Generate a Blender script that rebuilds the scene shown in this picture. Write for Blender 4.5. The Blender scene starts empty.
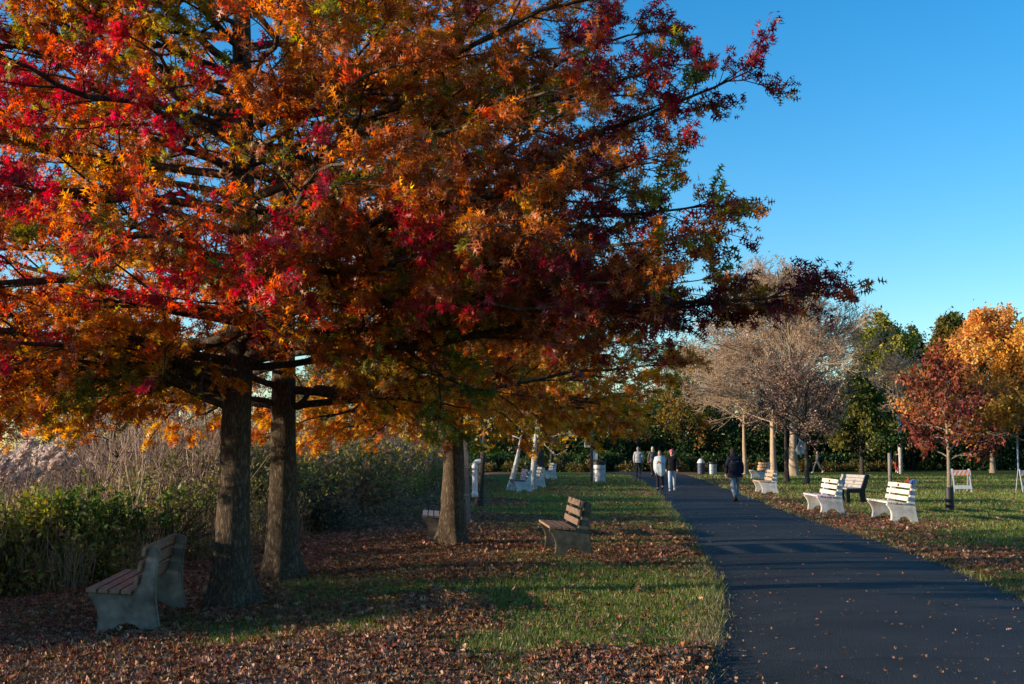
import bpy, bmesh, math, random
import numpy as np
from mathutils import Vector, Matrix

R = math.radians
rng = np.random.default_rng(11)
random.seed(11)
scene = bpy.context.scene
COL = scene.collection

# ------------------------------------------------------------------ basics
def link(o, parent=None):
    COL.objects.link(o)
    if parent is not None:
        o.parent = parent
    return o

def tag(o, label=None, cat=None, group=None, kind=None):
    if label: o['label'] = label
    if cat: o['category'] = cat
    if group: o['group'] = group
    if kind: o['kind'] = kind
    return o

def thing(name, label, cat, loc=(0, 0, 0), rz=0.0, group=None):
    o = bpy.data.objects.new(name, None)
    o.empty_display_size = 0.2
    o.location = loc
    o.rotation_euler = (0, 0, rz)
    link(o)
    return tag(o, label, cat, group)

def copy_tree(o, parent=None):
    c = o.copy()
    COL.objects.link(c)
    if parent is not None:
        c.parent = parent
    for ch in list(o.children):
        copy_tree(ch, c)
    return c

def mesh_np(name, verts, faces_flat, counts, mat, parent=None, col=None, smooth=False, loc=None):
    me = bpy.data.meshes.new(name)
    verts = np.ascontiguousarray(verts, dtype=np.float32)
    nv = len(verts)
    me.vertices.add(nv)
    me.vertices.foreach_set('co', verts.ravel())
    me.loops.add(len(faces_flat))
    me.loops.foreach_set('vertex_index', np.ascontiguousarray(faces_flat, dtype=np.int32))
    me.polygons.add(len(counts))
    starts = np.concatenate(([0], np.cumsum(counts)[:-1])).astype(np.int32)
    me.polygons.foreach_set('loop_start', starts)
    if smooth:
        me.polygons.foreach_set('use_smooth', np.ones(len(counts), dtype=bool))
    me.update(calc_edges=True)
    if col is not None:
        a = me.color_attributes.new('Col', 'FLOAT_COLOR', 'POINT')
        c4 = np.ones((nv, 4), dtype=np.float32)
        c4[:, :3] = col
        a.data.foreach_set('color', c4.ravel())
    me.materials.append(mat)
    o = bpy.data.objects.new(name, me)
    if loc is not None:
        o.location = loc
    return link(o, parent)

def from_bm(name, bm, mat, parent=None, smooth=False, bevel=0.0):
    me = bpy.data.meshes.new(name)
    bmesh.ops.recalc_face_normals(bm, faces=bm.faces)
    if bevel > 0:
        bmesh.ops.bevel(bm, geom=[e for e in bm.edges if e.calc_face_angle(0) > 0.6], offset=bevel, segments=2, affect='EDGES', clamp_overlap=True)
    if smooth:
        for f in bm.faces: f.smooth = True
    bm.to_mesh(me)
    bm.free()
    me.materials.append(mat)
    return link(bpy.data.objects.new(name, me), parent)

def add_box(bm, size, loc, rot=None):
    M = Matrix.Translation(loc)
    if rot is not None: M = M @ rot
    M = M @ Matrix.Diagonal((size[0], size[1], size[2], 1))
    bmesh.ops.create_cube(bm, size=1.0, matrix=M)

def add_cyl(bm, r0, r1, p0, p1, seg=16, caps=True):
    p0 = Vector(p0); p1 = Vector(p1); d = p1 - p0
    q = d.to_track_quat('Z', 'Y').to_matrix().to_4x4()
    bmesh.ops.create_cone(bm, cap_ends=caps, segments=seg, radius1=r0, radius2=r1, depth=d.length, matrix=Matrix.Translation((p0 + p1) / 2) @ q)

def add_ball(bm, rad, loc, scale=(1, 1, 1), u=16, v=12):
    bmesh.ops.create_uvsphere(bm, u_segments=u, v_segments=v, radius=rad, matrix=Matrix.Translation(loc) @ Matrix.Diagonal((*scale, 1)))

def lathe(bm, prof, seg=24, loc=(0, 0, 0)):
    rings = []
    for (r, z) in prof:
        rings.append([bm.verts.new((loc[0] + r * math.cos(2 * math.pi * i / seg), loc[1] + r * math.sin(2 * math.pi * i / seg), loc[2] + z)) for i in range(seg)])
    for a, b in zip(rings[:-1], rings[1:]):
        for i in range(seg):
            bm.faces.new((a[i], a[(i + 1) % seg], b[(i + 1) % seg], b[i]))
    return rings

# ------------------------------------------------------------------ noise
_perm = np.random.default_rng(5).random(4096).astype(np.float64)
def _h(ix, iy, iz):
    return _perm[(ix * 73856093 ^ iy * 19349663 ^ iz * 83492791) & 4095]

def noise3(p):
    p = np.asarray(p, dtype=np.float64)
    i = np.floor(p).astype(np.int64)
    f = p - i
    f = f * f * (3 - 2 * f)
    out = 0
    for dx in (0, 1):
        for dy in (0, 1):
            for dz in (0, 1):
                w = (f[..., 0] if dx else 1 - f[..., 0]) * (f[..., 1] if dy else 1 - f[..., 1]) * (f[..., 2] if dz else 1 - f[..., 2])
                out = out + w * _h(i[..., 0] + dx, i[..., 1] + dy, i[..., 2] + dz)
    return out

def noise2(x, y, s=1.0, o=0.0):
    x = np.asarray(x, dtype=np.float64); y = np.asarray(y, dtype=np.float64)
    return noise3(np.stack([x * s + o, y * s + o * 1.7, np.full_like(x * 1.0, o)], -1))

def fbm2(x, y, s, o=0.0):
    return (noise2(x, y, s, o) + .5 * noise2(x, y, s * 2.1, o + 9) + .25 * noise2(x, y, s * 4.3, o + 21)) / 1.75

def sstep(a, b, x):
    t = np.clip((np.asarray(x, dtype=np.float64) - a) / (b - a), 0, 1)
    return t * t * (3 - 2 * t)

# ------------------------------------------------------------------ layout
PY = np.array([-6, 4.0, 8.07, 10, 12.6, 15.7, 18.8, 23.4, 31.1, 44, 59, 70, 80, 92])
PL = np.array([.58, .88, 1.30, 1.70, 2.20, 2.67, 3.02, 3.54, 4.30, 5.5, 6.6, 7.1, 7.0, 5.6])
PRY = np.array([-6, 4.0, 8.07, 12.8, 15.7, 19.2, 22.6, 27.5, 32, 41, 54, 65, 74, 80, 92])
PR = np.array([4.25, 4.55, 5.0, 5.68, 6.1, 6.45, 6.7, 7.0, 7.4, 8.3, 9.5, 10.5, 11.2, 11.4, 10.5])
def path_l(y): return np.interp(y, PY, PL)
def path_r(y): return np.interp(y, PRY, PR)

def ground_h(x, y):
    x = np.asarray(x, dtype=np.float64); y = np.asarray(y, dtype=np.float64)
    lft = np.clip(-1.0 - x, 0, 14)
    h = -0.05 * lft ** 1.12
    away = np.maximum(path_l(y) - x, x - path_r(y))
    h = h + 0.07 * sstep(0.4, 3.0, away) * (fbm2(x, y, 0.35, 3) - .45) + 0.02 * sstep(0.0, .25, away)
    return h - 0.012

def gh(x, y): return float(ground_h(np.array([x]), np.array([y]))[0])

def litter(x, y):
    """share of the ground that lies under fallen leaves, 0..1"""
    x = np.asarray(x, dtype=np.float64); y = np.asarray(y, dtype=np.float64)
    n = fbm2(x, y * .8, .55, 40) * .55 + fbm2(x, y * .45, 1.5, 77) * .45
    l = path_l(y); r = path_r(y)
    left = .10 + .60 * sstep(1.3, -2.0, x) + .5 * sstep(10.2, 8.8, y - .25 * x) + .45 * sstep(14.5, 18, y) * sstep(34, 22, y)
    left = left - .40 * sstep(-.9, .2, x) * sstep(9.2, 10.0, y) * sstep(14, 12.3, y)
    left = left + .28 * sstep(30, 40, y) * sstep(80, 60, y) * sstep(0, 3, x)
    right = .06 + .66 * sstep(2.8, .4, x - r)
    base = np.where(x > r, right, left)
    d = base + 2.1 * (n - .48)
    return np.clip(d, 0.0, 1)

# ------------------------------------------------------------------ materials
MATS = {}
def newmat(name):
    m = bpy.data.materials.new(name)
    m.use_nodes = True
    nt = m.node_tree
    for n in list(nt.nodes): nt.nodes.remove(n)
    out = nt.nodes.new('ShaderNodeOutputMaterial')
    MATS[name] = m
    return m, nt, out

def N(nt, typ, **kw):
    n = nt.nodes.new(typ)
    for k, v in kw.items():
        if k.startswith('i_'):
            key = k[2:]
            key = int(key) if key.isdigit() else key
            n.inputs[key].default_value = v
        else:
            setattr(n, k, v)
    return n

def ramp(nt, fac, stops):
    r = nt.nodes.new('ShaderNodeValToRGB')
    els = r.color_ramp.elements
    while len(els) < len(stops): els.new(.5)
    for e, (p, c) in zip(els, stops):
        e.position = p
        e.color = (c[0], c[1], c[2], 1) if hasattr(c, '__len__') else (c, c, c, 1)
    nt.links.new(fac, r.inputs[0])
    return r

def surf_mat(name, c0, c1, scale=8.0, rough=.8, bump=.2, stretch=(1, 1, 1), detail=6, bump_dist=.01, metal=0.0, c2=None, coord='Object', spec=.3):
    """two-tone noisy surface with bump"""
    m, nt, out = newmat(name)
    tc = N(nt, 'ShaderNodeTexCoord')
    mp = N(nt, 'ShaderNodeMapping')
    mp.inputs['Scale'].default_value = stretch
    nt.links.new(tc.outputs[coord], mp.inputs[0])
    no = N(nt, 'ShaderNodeTexNoise', i_Scale=scale, i_Detail=detail, i_Roughness=.62)
    nt.links.new(mp.outputs[0], no.inputs['Vector'])
    stops = [(.3, c0), (.7, c1)] if c2 is None else [(.28, c0), (.52, c1), (.72, c2)]
    rp = ramp(nt, no.outputs['Fac'], stops)
    b = N(nt, 'ShaderNodeBsdfPrincipled', i_Roughness=rough, i_Metallic=metal)
    b.inputs['Specular IOR Level'].default_value = spec
    nt.links.new(rp.outputs[0], b.inputs['Base Color'])
    if bump:
        bp = N(nt, 'ShaderNodeBump', i_Strength=bump, i_Distance=bump_dist)
        nt.links.new(no.outputs['Fac'], bp.inputs['Height'])
        nt.links.new(bp.outputs[0], b.inputs['Normal'])
    nt.links.new(b.outputs[0], out.inputs[0])
    return m

def leaf_mat(name, trans=.5, gloss=.06, gain=1.25):
    m, nt, out = newmat(name)
    at = N(nt, 'ShaderNodeAttribute', attribute_name='Col')
    di = N(nt, 'ShaderNodeBsdfDiffuse')
    tr = N(nt, 'ShaderNodeBsdfTranslucent')
    hs = N(nt, 'ShaderNodeHueSaturation', i_Saturation=1.15, i_Value=gain)
    gl = N(nt, 'ShaderNodeBsdfGlossy', i_Roughness=.45)
    gl.inputs['Color'].default_value = (.8, .8, .8, 1)
    mx = N(nt, 'ShaderNodeMixShader', i_Fac=trans)
    m2 = N(nt, 'ShaderNodeMixShader', i_Fac=gloss)
    L = nt.links.new
    L(at.outputs['Color'], di.inputs['Color']); L(at.outputs['Color'], hs.inputs['Color']); L(hs.outputs[0], tr.inputs['Color'])
    L(di.outputs[0], mx.inputs[1]); L(tr.outputs[0], mx.inputs[2])
    L(mx.outputs[0], m2.inputs[1]); L(gl.outputs[0], m2.inputs[2]); L(m2.outputs[0], out.inputs[0])
    return m

M_oakleaf = leaf_mat('oak_leaf', .58, .03, 1.6)
M_leaf = leaf_mat('broad_leaf', .4, .015, 1.2)
M_litter = leaf_mat('dry_leaf', .15, .03, 1.0)
M_grass = leaf_mat('grass_blade', .35, .04, 1.1)
M_twigcol = leaf_mat('twig_tint', .0, .02, 1.0)

def bark_mat(name, c0, c1, c2, vs=7.0, bump=.9, dist=.03, crack=.55):
    m, nt, out = newmat(name)
    L = nt.links.new
    tc = N(nt, 'ShaderNodeTexCoord')
    mp = N(nt, 'ShaderNodeMapping'); mp.inputs['Scale'].default_value = (1, 1, .30)
    L(tc.outputs['Object'], mp.inputs[0])
    wob = N(nt, 'ShaderNodeTexNoise', i_Scale=5.0, i_Detail=3.0)
    L(mp.outputs[0], wob.inputs['Vector'])
    mixv = N(nt, 'ShaderNodeMixRGB', i_Fac=.12)
    L(mp.outputs[0], mixv.inputs[1]); L(wob.outputs['Color'], mixv.inputs[2])
    mp2 = N(nt, 'ShaderNodeMapping'); mp2.inputs['Scale'].default_value = (1, 1, .30)
    L(tc.outputs['Object'], mp2.inputs[0])
    vo = N(nt, 'ShaderNodeTexNoise', i_Scale=vs * 3.6, i_Detail=6.0, i_Roughness=.68)
    vo.noise_dimensions = '3D'
    L(mp2.outputs[0], vo.inputs['Vector'])
    rid = N(nt, 'ShaderNodeMath', operation='SUBTRACT', i_1=.5); L(vo.outputs['Fac'], rid.inputs[0])
    rab = N(nt, 'ShaderNodeMath', operation='ABSOLUTE'); L(rid.outputs[0], rab.inputs[0])
    rsc = N(nt, 'ShaderNodeMath', operation='MULTIPLY', i_1=6.0); L(rab.outputs[0], rsc.inputs[0])
    fine = N(nt, 'ShaderNodeTexNoise', i_Scale=vs * 5, i_Detail=8.0, i_Roughness=.7)
    L(mp.outputs[0], fine.inputs['Vector'])
    big = N(nt, 'ShaderNodeTexNoise', i_Scale=2.2, i_Detail=4.0)
    L(tc.outputs['Object'], big.inputs['Vector'])
    edge = ramp(nt, rsc.outputs[0], [(0.0, .12), (crack, 1.0)])
    mul = N(nt, 'ShaderNodeMath', operation='MULTIPLY')
    L(edge.outputs[0], mul.inputs[0]); L(fine.outputs['Fac'], mul.inputs[1])
    rp = ramp(nt, mul.outputs[0], [(.05, c0), (.42, c1), (.75, c2)])
    mo = N(nt, 'ShaderNodeMixRGB', blend_type='MULTIPLY', i_Fac=.5)
    bt = ramp(nt, big.outputs['Fac'], [(.3, (.55, .6, .5)), (.7, (1.1, 1.05, 1.0))])
    L(rp.outputs[0], mo.inputs[1]); L(bt.outputs[0], mo.inputs[2])
    b = N(nt, 'ShaderNodeBsdfPrincipled', i_Roughness=.92)
    b.inputs['Specular IOR Level'].default_value = .15
    L(mo.outputs[0], b.inputs['Base Color'])
    bp = N(nt, 'ShaderNodeBump', i_Strength=bump, i_Distance=dist)
    L(mul.outputs[0], bp.inputs['Height']); L(bp.outputs[0], b.inputs['Normal'])
    L(b.outputs[0], out.inputs[0])
    return m

M_oakbark = bark_mat('oak_bark', (.035, .026, .02), (.125, .092, .066), (.24, .18, .13), bump=.8, dist=.014, crack=.8)
M_greybark = bark_mat('grey_bark', (.15, .12, .095), (.29, .235, .185), (.42, .35, .28), vs=9, bump=.5)
M_tanbark = bark_mat('tan_bark', (.24, .17, .125), (.44, .33, .245), (.60, .47, .36), vs=9, bump=.4)
M_palebark = bark_mat('pale_bark', (.12, .11, .10), (.42, .42, .42), (.66, .67, .68), vs=5, bump=.3, crack=.25)
M_darkbark = bark_mat('dark_bark', (.03, .026, .024), (.09, .075, .065), (.16, .14, .12), vs=9)

M_concrete = surf_mat('weathered_concrete', (.055, .046, .032), (.18, .15, .115), 4, .92, .45, c2=(.31, .27, .215))
M_mossconc = surf_mat('mossy_concrete', (.045, .042, .03), (.11, .10, .075), 7, .92, .35, c2=(.20, .18, .14))
M_whiteconc = surf_mat('pale_concrete', (.30, .30, .28), (.52, .51, .49), 5, .9, .3, c2=(.64, .63, .60))
M_wood = surf_mat('brown_plank', (.15, .08, .05), (.33, .21, .145), 9, .75, .4, stretch=(6, .5, 6), bump_dist=.004)
M_wood_mid = surf_mat('worn_plank', (.10, .062, .045), (.20, .135, .10), 9, .75, .4, stretch=(6, .5, 6), bump_dist=.004)
M_wood_tan = surf_mat('tan_plank', (.30, .19, .12), (.46, .31, .21), 9, .75, .4, stretch=(6, .5, 6), bump_dist=.004)
M_wood_orange = surf_mat('orange_plank', (.42, .20, .08), (.58, .31, .14), 9, .7, .3, stretch=(6, .5, 6), bump_dist=.004)
M_wood_white = surf_mat('white_plank', (.42, .39, .34), (.66, .62, .56), 9, .7, .3, stretch=(6, .5, 6), bump_dist=.004)
M_wood_pink = surf_mat('pink_plank', (.50, .34, .46), (.66, .50, .60), 9, .7, .3, stretch=(6, .5, 6), bump_dist=.004)
M_wood_blue = surf_mat('blue_plank', (.03, .03, .075), (.07, .06, .14), 9, .6, .3, stretch=(6, .5, 6), bump_dist=.004)
M_darkwood = surf_mat('dark_frame', (.012, .011, .011), (.03, .027, .025), 9, .6, .3)
M_greyplank = surf_mat('grey_plank', (.22, .20, .19), (.36, .34, .32), 9, .75, .3, stretch=(6, .5, 6), bump_dist=.004)
M_post = surf_mat('grey_post_wood', (.12, .10, .09), (.28, .25, .23), 12, .9, .5, stretch=(3, 3, .3), bump_dist=.008)
M_postdark = surf_mat('dark_post_wood', (.04, .03, .028), (.09, .07, .06), 12, .9, .5, stretch=(3, 3, .3), bump_dist=.008)
M_plastic_w = surf_mat('white_plastic', (.52, .54, .56), (.66, .67, .68), 5, .35, .02)
M_black = surf_mat('black_plastic', (.008, .008, .009), (.022, .022, .024), 9, .55, .15)
M_galv = surf_mat('galvanised_steel', (.24, .26, .29), (.34, .36, .39), 4, .5, .05, metal=.35)
M_navycan = surf_mat('navy_drum', (.02, .03, .06), (.05, .06, .10), 8, .5, .1)
M_paint_w = surf_mat('white_paint', (.40, .41, .42), (.60, .60, .60), 6, .5, .05)
M_paint_o = surf_mat('orange_sheet', (.72, .13, .03), (.85, .20, .05), 6, .45, .05)
M_bluepost = surf_mat('blue_grey_post', (.14, .22, .36), (.22, .32, .48), 9, .5, .1)
M_plaque = surf_mat('bronze_plaque', (.12, .07, .04), (.22, .13, .08), 14, .4, .1, metal=.6)
M_paper = surf_mat('white_paper', (.70, .72, .74), (.82, .83, .84), 6, .7, .0)

# ------------------------------------------------------------------ foliage helpers
OAK_V = np.array([(0, 0), (.36, .10), (.07, .33), (.50, .52), (.07, .62), (.26, .90), (0, 1.0), (-.26, .90), (-.07, .62), (-.50, .52), (-.07, .33), (-.36, .10)])
OAK_Z = -.35 * OAK_V[:, 0] ** 2 * 2 - .12 * (OAK_V[:, 1] - .5) ** 2 * 4
OAK_F = np.array([(0, 1, 2), (2, 3, 4), (4, 5, 6), (0, 10, 11), (8, 9, 10), (6, 7, 8), (0, 2, 10), (10, 2, 4), (10, 4, 8), (8, 4, 6)])
PIN_H = [(.05, .14), (.42, .17), (.06, .34), (.06, .44), (.54, .60), (.055, .63), (.05, .74), (.30, .97), (.04, .86)]
PIN_V = np.array([(0, 0)] + PIN_H + [(0, 1.08)] + [(-a, b) for a, b in PIN_H])
PIN_Z = -.5 * PIN_V[:, 0] ** 2 - .12 * (PIN_V[:, 1] - .5) ** 2 * 4
PIN_F = np.array([(1, 2, 3), (4, 5, 6), (7, 8, 9), (11, 13, 12), (14, 16, 15), (17, 19, 18), (0, 1, 11), (1, 3, 13), (1, 13, 11), (3, 4, 14), (3, 14, 13), (4, 6, 16), (4, 16, 14), (6, 7, 17), (6, 17, 16), (7, 9, 19), (7, 19, 17), (9, 10, 19)])
OVAL_V = np.array([(0, 0), (.24, .32), (.22, .68), (0, 1.0), (-.22, .68), (-.24, .32)])
OVAL_Z = -.9 * OVAL_V[:, 0] ** 2 - .15 * (OVAL_V[:, 1] - .4) ** 2 * 3
OVAL_F = np.array([(0, 1, 5), (1, 2, 4), (1, 4, 5), (2, 3, 4)])
DIA_V = np.array([(0, 0), (.3, .5), (0, 1.0), (-.3, .5)])
DIA_Z = np.array([0, -.12, 0, -.12])
DIA_F = np.array([(0, 1, 3), (1, 2, 3)])
SHAPES = {'pin': (PIN_V, PIN_Z, PIN_F), 'oak': (OAK_V, OAK_Z, OAK_F), 'oval': (OVAL_V, OVAL_Z, OVAL_F), 'dia': (DIA_V, DIA_Z, DIA_F)}

def unit(v):
    return v / np.maximum(np.linalg.norm(v, axis=-1, keepdims=True), 1e-9)

def leaf_arrays(pos, axis, normal, size, color, shape='oak', curl=None):
    V, Z, F = SHAPES[shape]
    n = len(pos)
    ay = unit(axis)
    az = normal - ay * np.sum(normal * ay, -1, keepdims=True)
    az = unit(az)
    ax = np.cross(ay, az)
    if curl is None: curl = np.ones(n)
    v = pos[:, None, :] + size[:, None, None] * (V[None, :, 0, None] * ax[:, None, :] + V[None, :, 1, None] * ay[:, None, :] + (Z[None, :, None] * curl[:, None, None]) * az[:, None, :])
    f = (np.arange(n)[:, None, None] * len(V) + F[None]).reshape(-1)
    c = np.repeat(color, len(V), axis=0)
    return v.reshape(-1, 3), f, np.full(n * len(F), 3), c

def leaf_mesh(name, mat, parent, *a, loc=None, **k):
    v, f, cn, c = leaf_arrays(*a, **k)
    return mesh_np(name, v, f, cn, mat, parent, col=c, loc=loc)

def sticks(p0, p1, r0, r1, sides=3):
    """batch of open tapered prisms"""
    n = len(p0)
    d = unit(p1 - p0)
    ref = np.where(np.abs(d[:, 2:3]) > .9, np.array([[1., 0, 0]]), np.array([[0, 0, 1.]]))
    u = unit(np.cross(d, ref)); w = np.cross(d, u)
    a = np.arange(sides) * 2 * math.pi / sides
    ring = u[:, None, :] * np.cos(a)[None, :, None] + w[:, None, :] * np.sin(a)[None, :, None]
    v = np.concatenate([p0[:, None, :] + ring * np.asarray(r0)[:, None, None], p1[:, None, :] + ring * np.asarray(r1)[:, None, None]], axis=1)
    i = np.arange(sides); j = (i + 1) % sides
    q = np.stack([i, j, j + sides, i + sides], -1)
    f = (np.arange(n)[:, None, None] * (2 * sides) + q[None]).reshape(-1)
    return v.reshape(-1, 3), f, np.full(n * sides, 4)

def tube(pts, rad, sides=8, close=True):
    pts = np.asarray(pts, dtype=float); rad = np.asarray(rad, dtype=float)
    n = len(pts)
    t = np.gradient(pts, axis=0); t = unit(t)
    ref = np.array([1., 0, 0]) if abs(t[0][2]) > .8 else np.array([0, 0, 1.])
    a = np.arange(sides) * 2 * math.pi / sides
    u = unit(np.cross(t, ref)); w = np.cross(t, u)
    v = pts[:, None, :] + rad[:, None, None] * (u[:, None, :] * np.cos(a)[None, :, None] + w[:, None, :] * np.sin(a)[None, :, None])
    i = np.arange(sides); j = (i + 1) % sides
    q = np.stack([i, j, j + sides, i + sides], -1)
    f = (np.arange(n - 1)[:, None, None] * sides + q[None]).reshape(-1, 4)
    return v.reshape(-1, 3), f.ravel(), np.full(len(f), 4)

class Acc:
    def __init__(s): s.v = []; s.f = []; s.c = []; s.col = []; s.n = 0
    def add(s, v, f, c, col=None):
        s.v.append(v); s.f.append(np.asarray(f) + s.n); s.c.append(c); s.n += len(v)
        if col is not None: s.col.append(col if np.ndim(col) == 2 else np.tile(col, (len(v), 1)))
    def build(s, name, mat, parent=None, smooth=False, loc=None):
        return mesh_np(name, np.concatenate(s.v), np.concatenate(s.f), np.concatenate(s.c), mat, parent,
                       col=np.concatenate(s.col) if s.col else None, smooth=smooth, loc=loc)

def trunk_tube(height, r_base, r_top, flare=.14, lean=(0, 0), wob=.05, sides=22, rings=36, seed=0, flare_h=.3, sink=.25):
    g = np.random.default_rng(seed)
    z = np.concatenate([[-sink], np.linspace(0, .8, 9), np.linspace(.95, height, rings)])
    tt = np.clip(z / height, 0, 1)
    ph = g.random(6) * 6.28
    cx = lean[0] * tt + wob * np.sin(tt * 7 + ph[0]) * tt
    cy = lean[1] * tt + wob * np.sin(tt * 6 + ph[1]) * tt
    a = np.arange(sides) * 2 * math.pi / sides
    rr = r_base + (r_top - r_base) * tt ** .85
    k = np.exp(-np.clip(z, -.1, None) / flare_h)
    lob = 1 + .45 * np.cos(4 * a + ph[2]) + .3 * np.cos(7 * a + ph[3])
    rad = rr[:, None] * (1 + .05 * np.sin(3 * a[None] + ph[4] + z[:, None] * 1.3) + .03 * g.standard_normal((len(z), sides))) + flare * k[:, None] * lob[None]
    v = np.stack([cx[:, None] + rad * np.cos(a)[None], cy[:, None] + rad * np.sin(a)[None], np.tile(z[:, None], (1, sides))], -1)
    i = np.arange(sides); j = (i + 1) % sides
    q = np.stack([i, j, j + sides, i + sides], -1)
    f = (np.arange(len(z) - 1)[:, None, None] * sides + q[None]).reshape(-1, 4)
    def centre(h):
        return np.array([np.interp(h, z, cx), np.interp(h, z, cy), h])
    def radius(h): return float(np.interp(h, z, rr))
    return (v.reshape(-1, 3), f.ravel(), np.full(len(f), 4)), centre, radius

def rot_about(v, ax, ang):
    ax = ax / np.linalg.norm(ax)
    return v * math.cos(ang) + np.cross(ax, v) * math.sin(ang) + ax * np.dot(ax, v) * (1 - math.cos(ang))

# ------------------------------------------------------------------ the oaks
def make_oak(name, label, loc, height, r_base, R_low, limbs_extra, n_limbs, z_first, colorfn, seed, leafsize=.13, leaves_per=8, sector=None, lean=(0, 0), z_cheap=99, twig_step=.17, browse=2.1, thin=None):
    g = np.random.default_rng(seed)
    root = thing(name, label, 'tree', loc)
    W = Acc()
    tr, centre, radius = trunk_tube(height, r_base, .035, flare=.125 * r_base / .2, lean=lean, seed=seed, wob=.12)
    W.add(*tr)
    TW0, TW1, TR0, TR1 = [], [], [], []
    LT0, LT1, LK = [], [], []
    def side(p, d, L, r, dense):
        n = max(3, int(L / .28))
        pts = [p]; dd = d.copy()
        for i in range(n):
            dd = unit(dd + g.normal(0, .13, 3) + np.array([0, 0, .015]))
            pts.append(pts[-1] + dd * L / n)
        pts = np.array(pts); rr = np.linspace(r, .004, n + 1)
        TW0.extend(pts[:-1]); TW1.extend(pts[1:]); TR0.extend(rr[:-1]); TR1.extend(rr[1:])
        m = max(3, int(L / (twig_step / dense)))
        for k in range(m):
            u = g.uniform(.12, 1.0)
            f = u * n; i = min(int(f), n - 1)
            q = pts[i] + (pts[i + 1] - pts[i]) * (f - i)
            base = unit(pts[i + 1] - pts[i])
            td = unit(base + g.normal(0, .62, 3) * np.array([1, 1, .7]))
            tl = g.uniform(.16, .5) * (1.15 - .4 * u)
            e = q + td * tl
            TW0.append(q); TW1.append(e); TR0.append(.0045); TR1.append(.002)
            LT0.append(q); LT1.append(e); LK.append(leaves_per)
        LT0.append(pts[-2]); LT1.append(pts[-1]); LK.append(leaves_per + 3)
    def limb(z0, az, L, el, dense=1.0, curve=0.0, r=None, first=.16, target=None, arch=.25, wig=1.0, side_k=1.0):
        p0 = centre(z0)
        n = 12
        if target is not None:
            e = np.array(target, dtype=float) - np.array(loc)
            L = float(np.linalg.norm(e - p0))
            mid = p0 * .45 + e * .55 + np.array([0, 0, arch])
            u = np.linspace(0, 1, n + 1)[:, None]
            pts = (1 - u) ** 2 * p0 + 2 * u * (1 - u) * mid + u ** 2 * e
            ph = g.random(3) * 6.28
            pts = pts + wig * .09 * np.sin(u * np.array([9, 8, 11.]) + ph) * np.sin(u * math.pi) + g.normal(0, .025, (n + 1, 3)) * u * (1 - u) * 4
        else:
            d = np.array([math.cos(az) * math.cos(el), math.sin(az) * math.cos(el), math.sin(el)])
            pts = [p0]; dd = d
            for i in range(n):
                dd = unit(dd + g.normal(0, .085, 3) + np.array([0, 0, curve]))
                if pts[-1][2] < max(z0 * .97, browse + .25): dd[2] = max(dd[2], .03)
                pts.append(pts[-1] + dd * L / n)
            pts = np.array(pts)
        r0 = (r * .72) if r else min(.02 + .0065 * L, radius(z0) * .55)
        rr = r0 * (1 - np.linspace(0, 1, n + 1)) ** .8 + .005
        W.add(*tube(pts, rr, 7))
        ns = int(L * 3.3)
        s = 1
        for k in range(ns):
            u = first + (1 - first) * (k + g.uniform(.2, .8)) / ns
            f = u * n; i = min(int(f), n - 1)
            q = pts[i] + (pts[i + 1] - pts[i]) * (f - i)
            base = unit(pts[i + 1] - pts[i])
            s = -s
            ang = s * g.uniform(.5, 1.1) * (1 - .35 * u)
            sd = rot_about(base, np.array([0, 0, 1.]), ang)
            sd = unit(sd + np.array([0, 0, g.normal(.02, .28)]))
            Ls = L * (.36 * (1 - u) + .10) * g.uniform(.65, 1.25) * side_k
            side(q, sd, min(Ls, 2.3), max(.006, rr[i] * .45), dense)
        side(pts[-2], unit(pts[-1] - pts[-2]), .5, .008, dense)
    for k in range(n_limbs):
        t = (k + g.uniform(.1, .9)) / n_limbs
        z0 = z_first + (height * .96 - z_first) * t ** 1.05
        az = k * 2.39996 + g.uniform(-.35, .35)
        prof = (1 - ((z0 - z_first) / (height - z_first)) ** 1.35)
        L = R_low * (.18 + .82 * prof) * g.uniform(.8, 1.1)
        if sector is not None:
            L = min(L, sector(az % (2 * math.pi), z0))
        el = R(-6) + R(50) * t + g.normal(0, .08)
        cheap = z0 > z_cheap  # upper limbs above the view, left sparse so more light comes down
        limb(z0, az, L, el, dense=.28 if cheap else 1.0, curve=g.uniform(-.012, .012) - .012 * (t < .2))
    for a in limbs_extra:
        limb(*a[:4], **(a[4] if len(a) > 4 else {}))
    TW0 = np.array(TW0); TW1 = np.array(TW1); TR0 = np.array(TR0); TR1 = np.array(TR1)
    def line(p): return browse - .2 * noise3(p * 1.3 + seed) + .1
    ok = np.minimum(TW0[:, 2], TW1[:, 2]) > line(TW1) - .1
    W.add(*sticks(TW0[ok], TW1[ok], TR0[ok], TR1[ok], 4))
    W.build('trunk', M_oakbark, root, smooth=True)
    a0 = np.array(LT0); a1 = np.array(LT1); k = np.array(LK)
    ok = np.minimum(a0[:, 2], a1[:, 2]) > line(a1)
    a0 = a0[ok]; a1 = a1[ok]; k = k[ok]
    idx = np.repeat(np.arange(len(k)), k)
    n = len(idx)
    u = g.uniform(.15, 1.05, n) ** .8
    d = a1 - a0
    pos = a0[idx] + d[idx] * u[:, None] + g.normal(0, .03, (n, 3))
    ax = unit(d)[idx] * .7 + g.normal(0, .6, (n, 3)) + np.array([0, 0, -.25])
    nm = g.normal(0, .8, (n, 3)) + np.array([0, 0, .55])
    sz = leafsize * g.uniform(.6, 1.2, n)
    ur = np.repeat(g.random(len(k)), k); tw = a0[idx]
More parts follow.
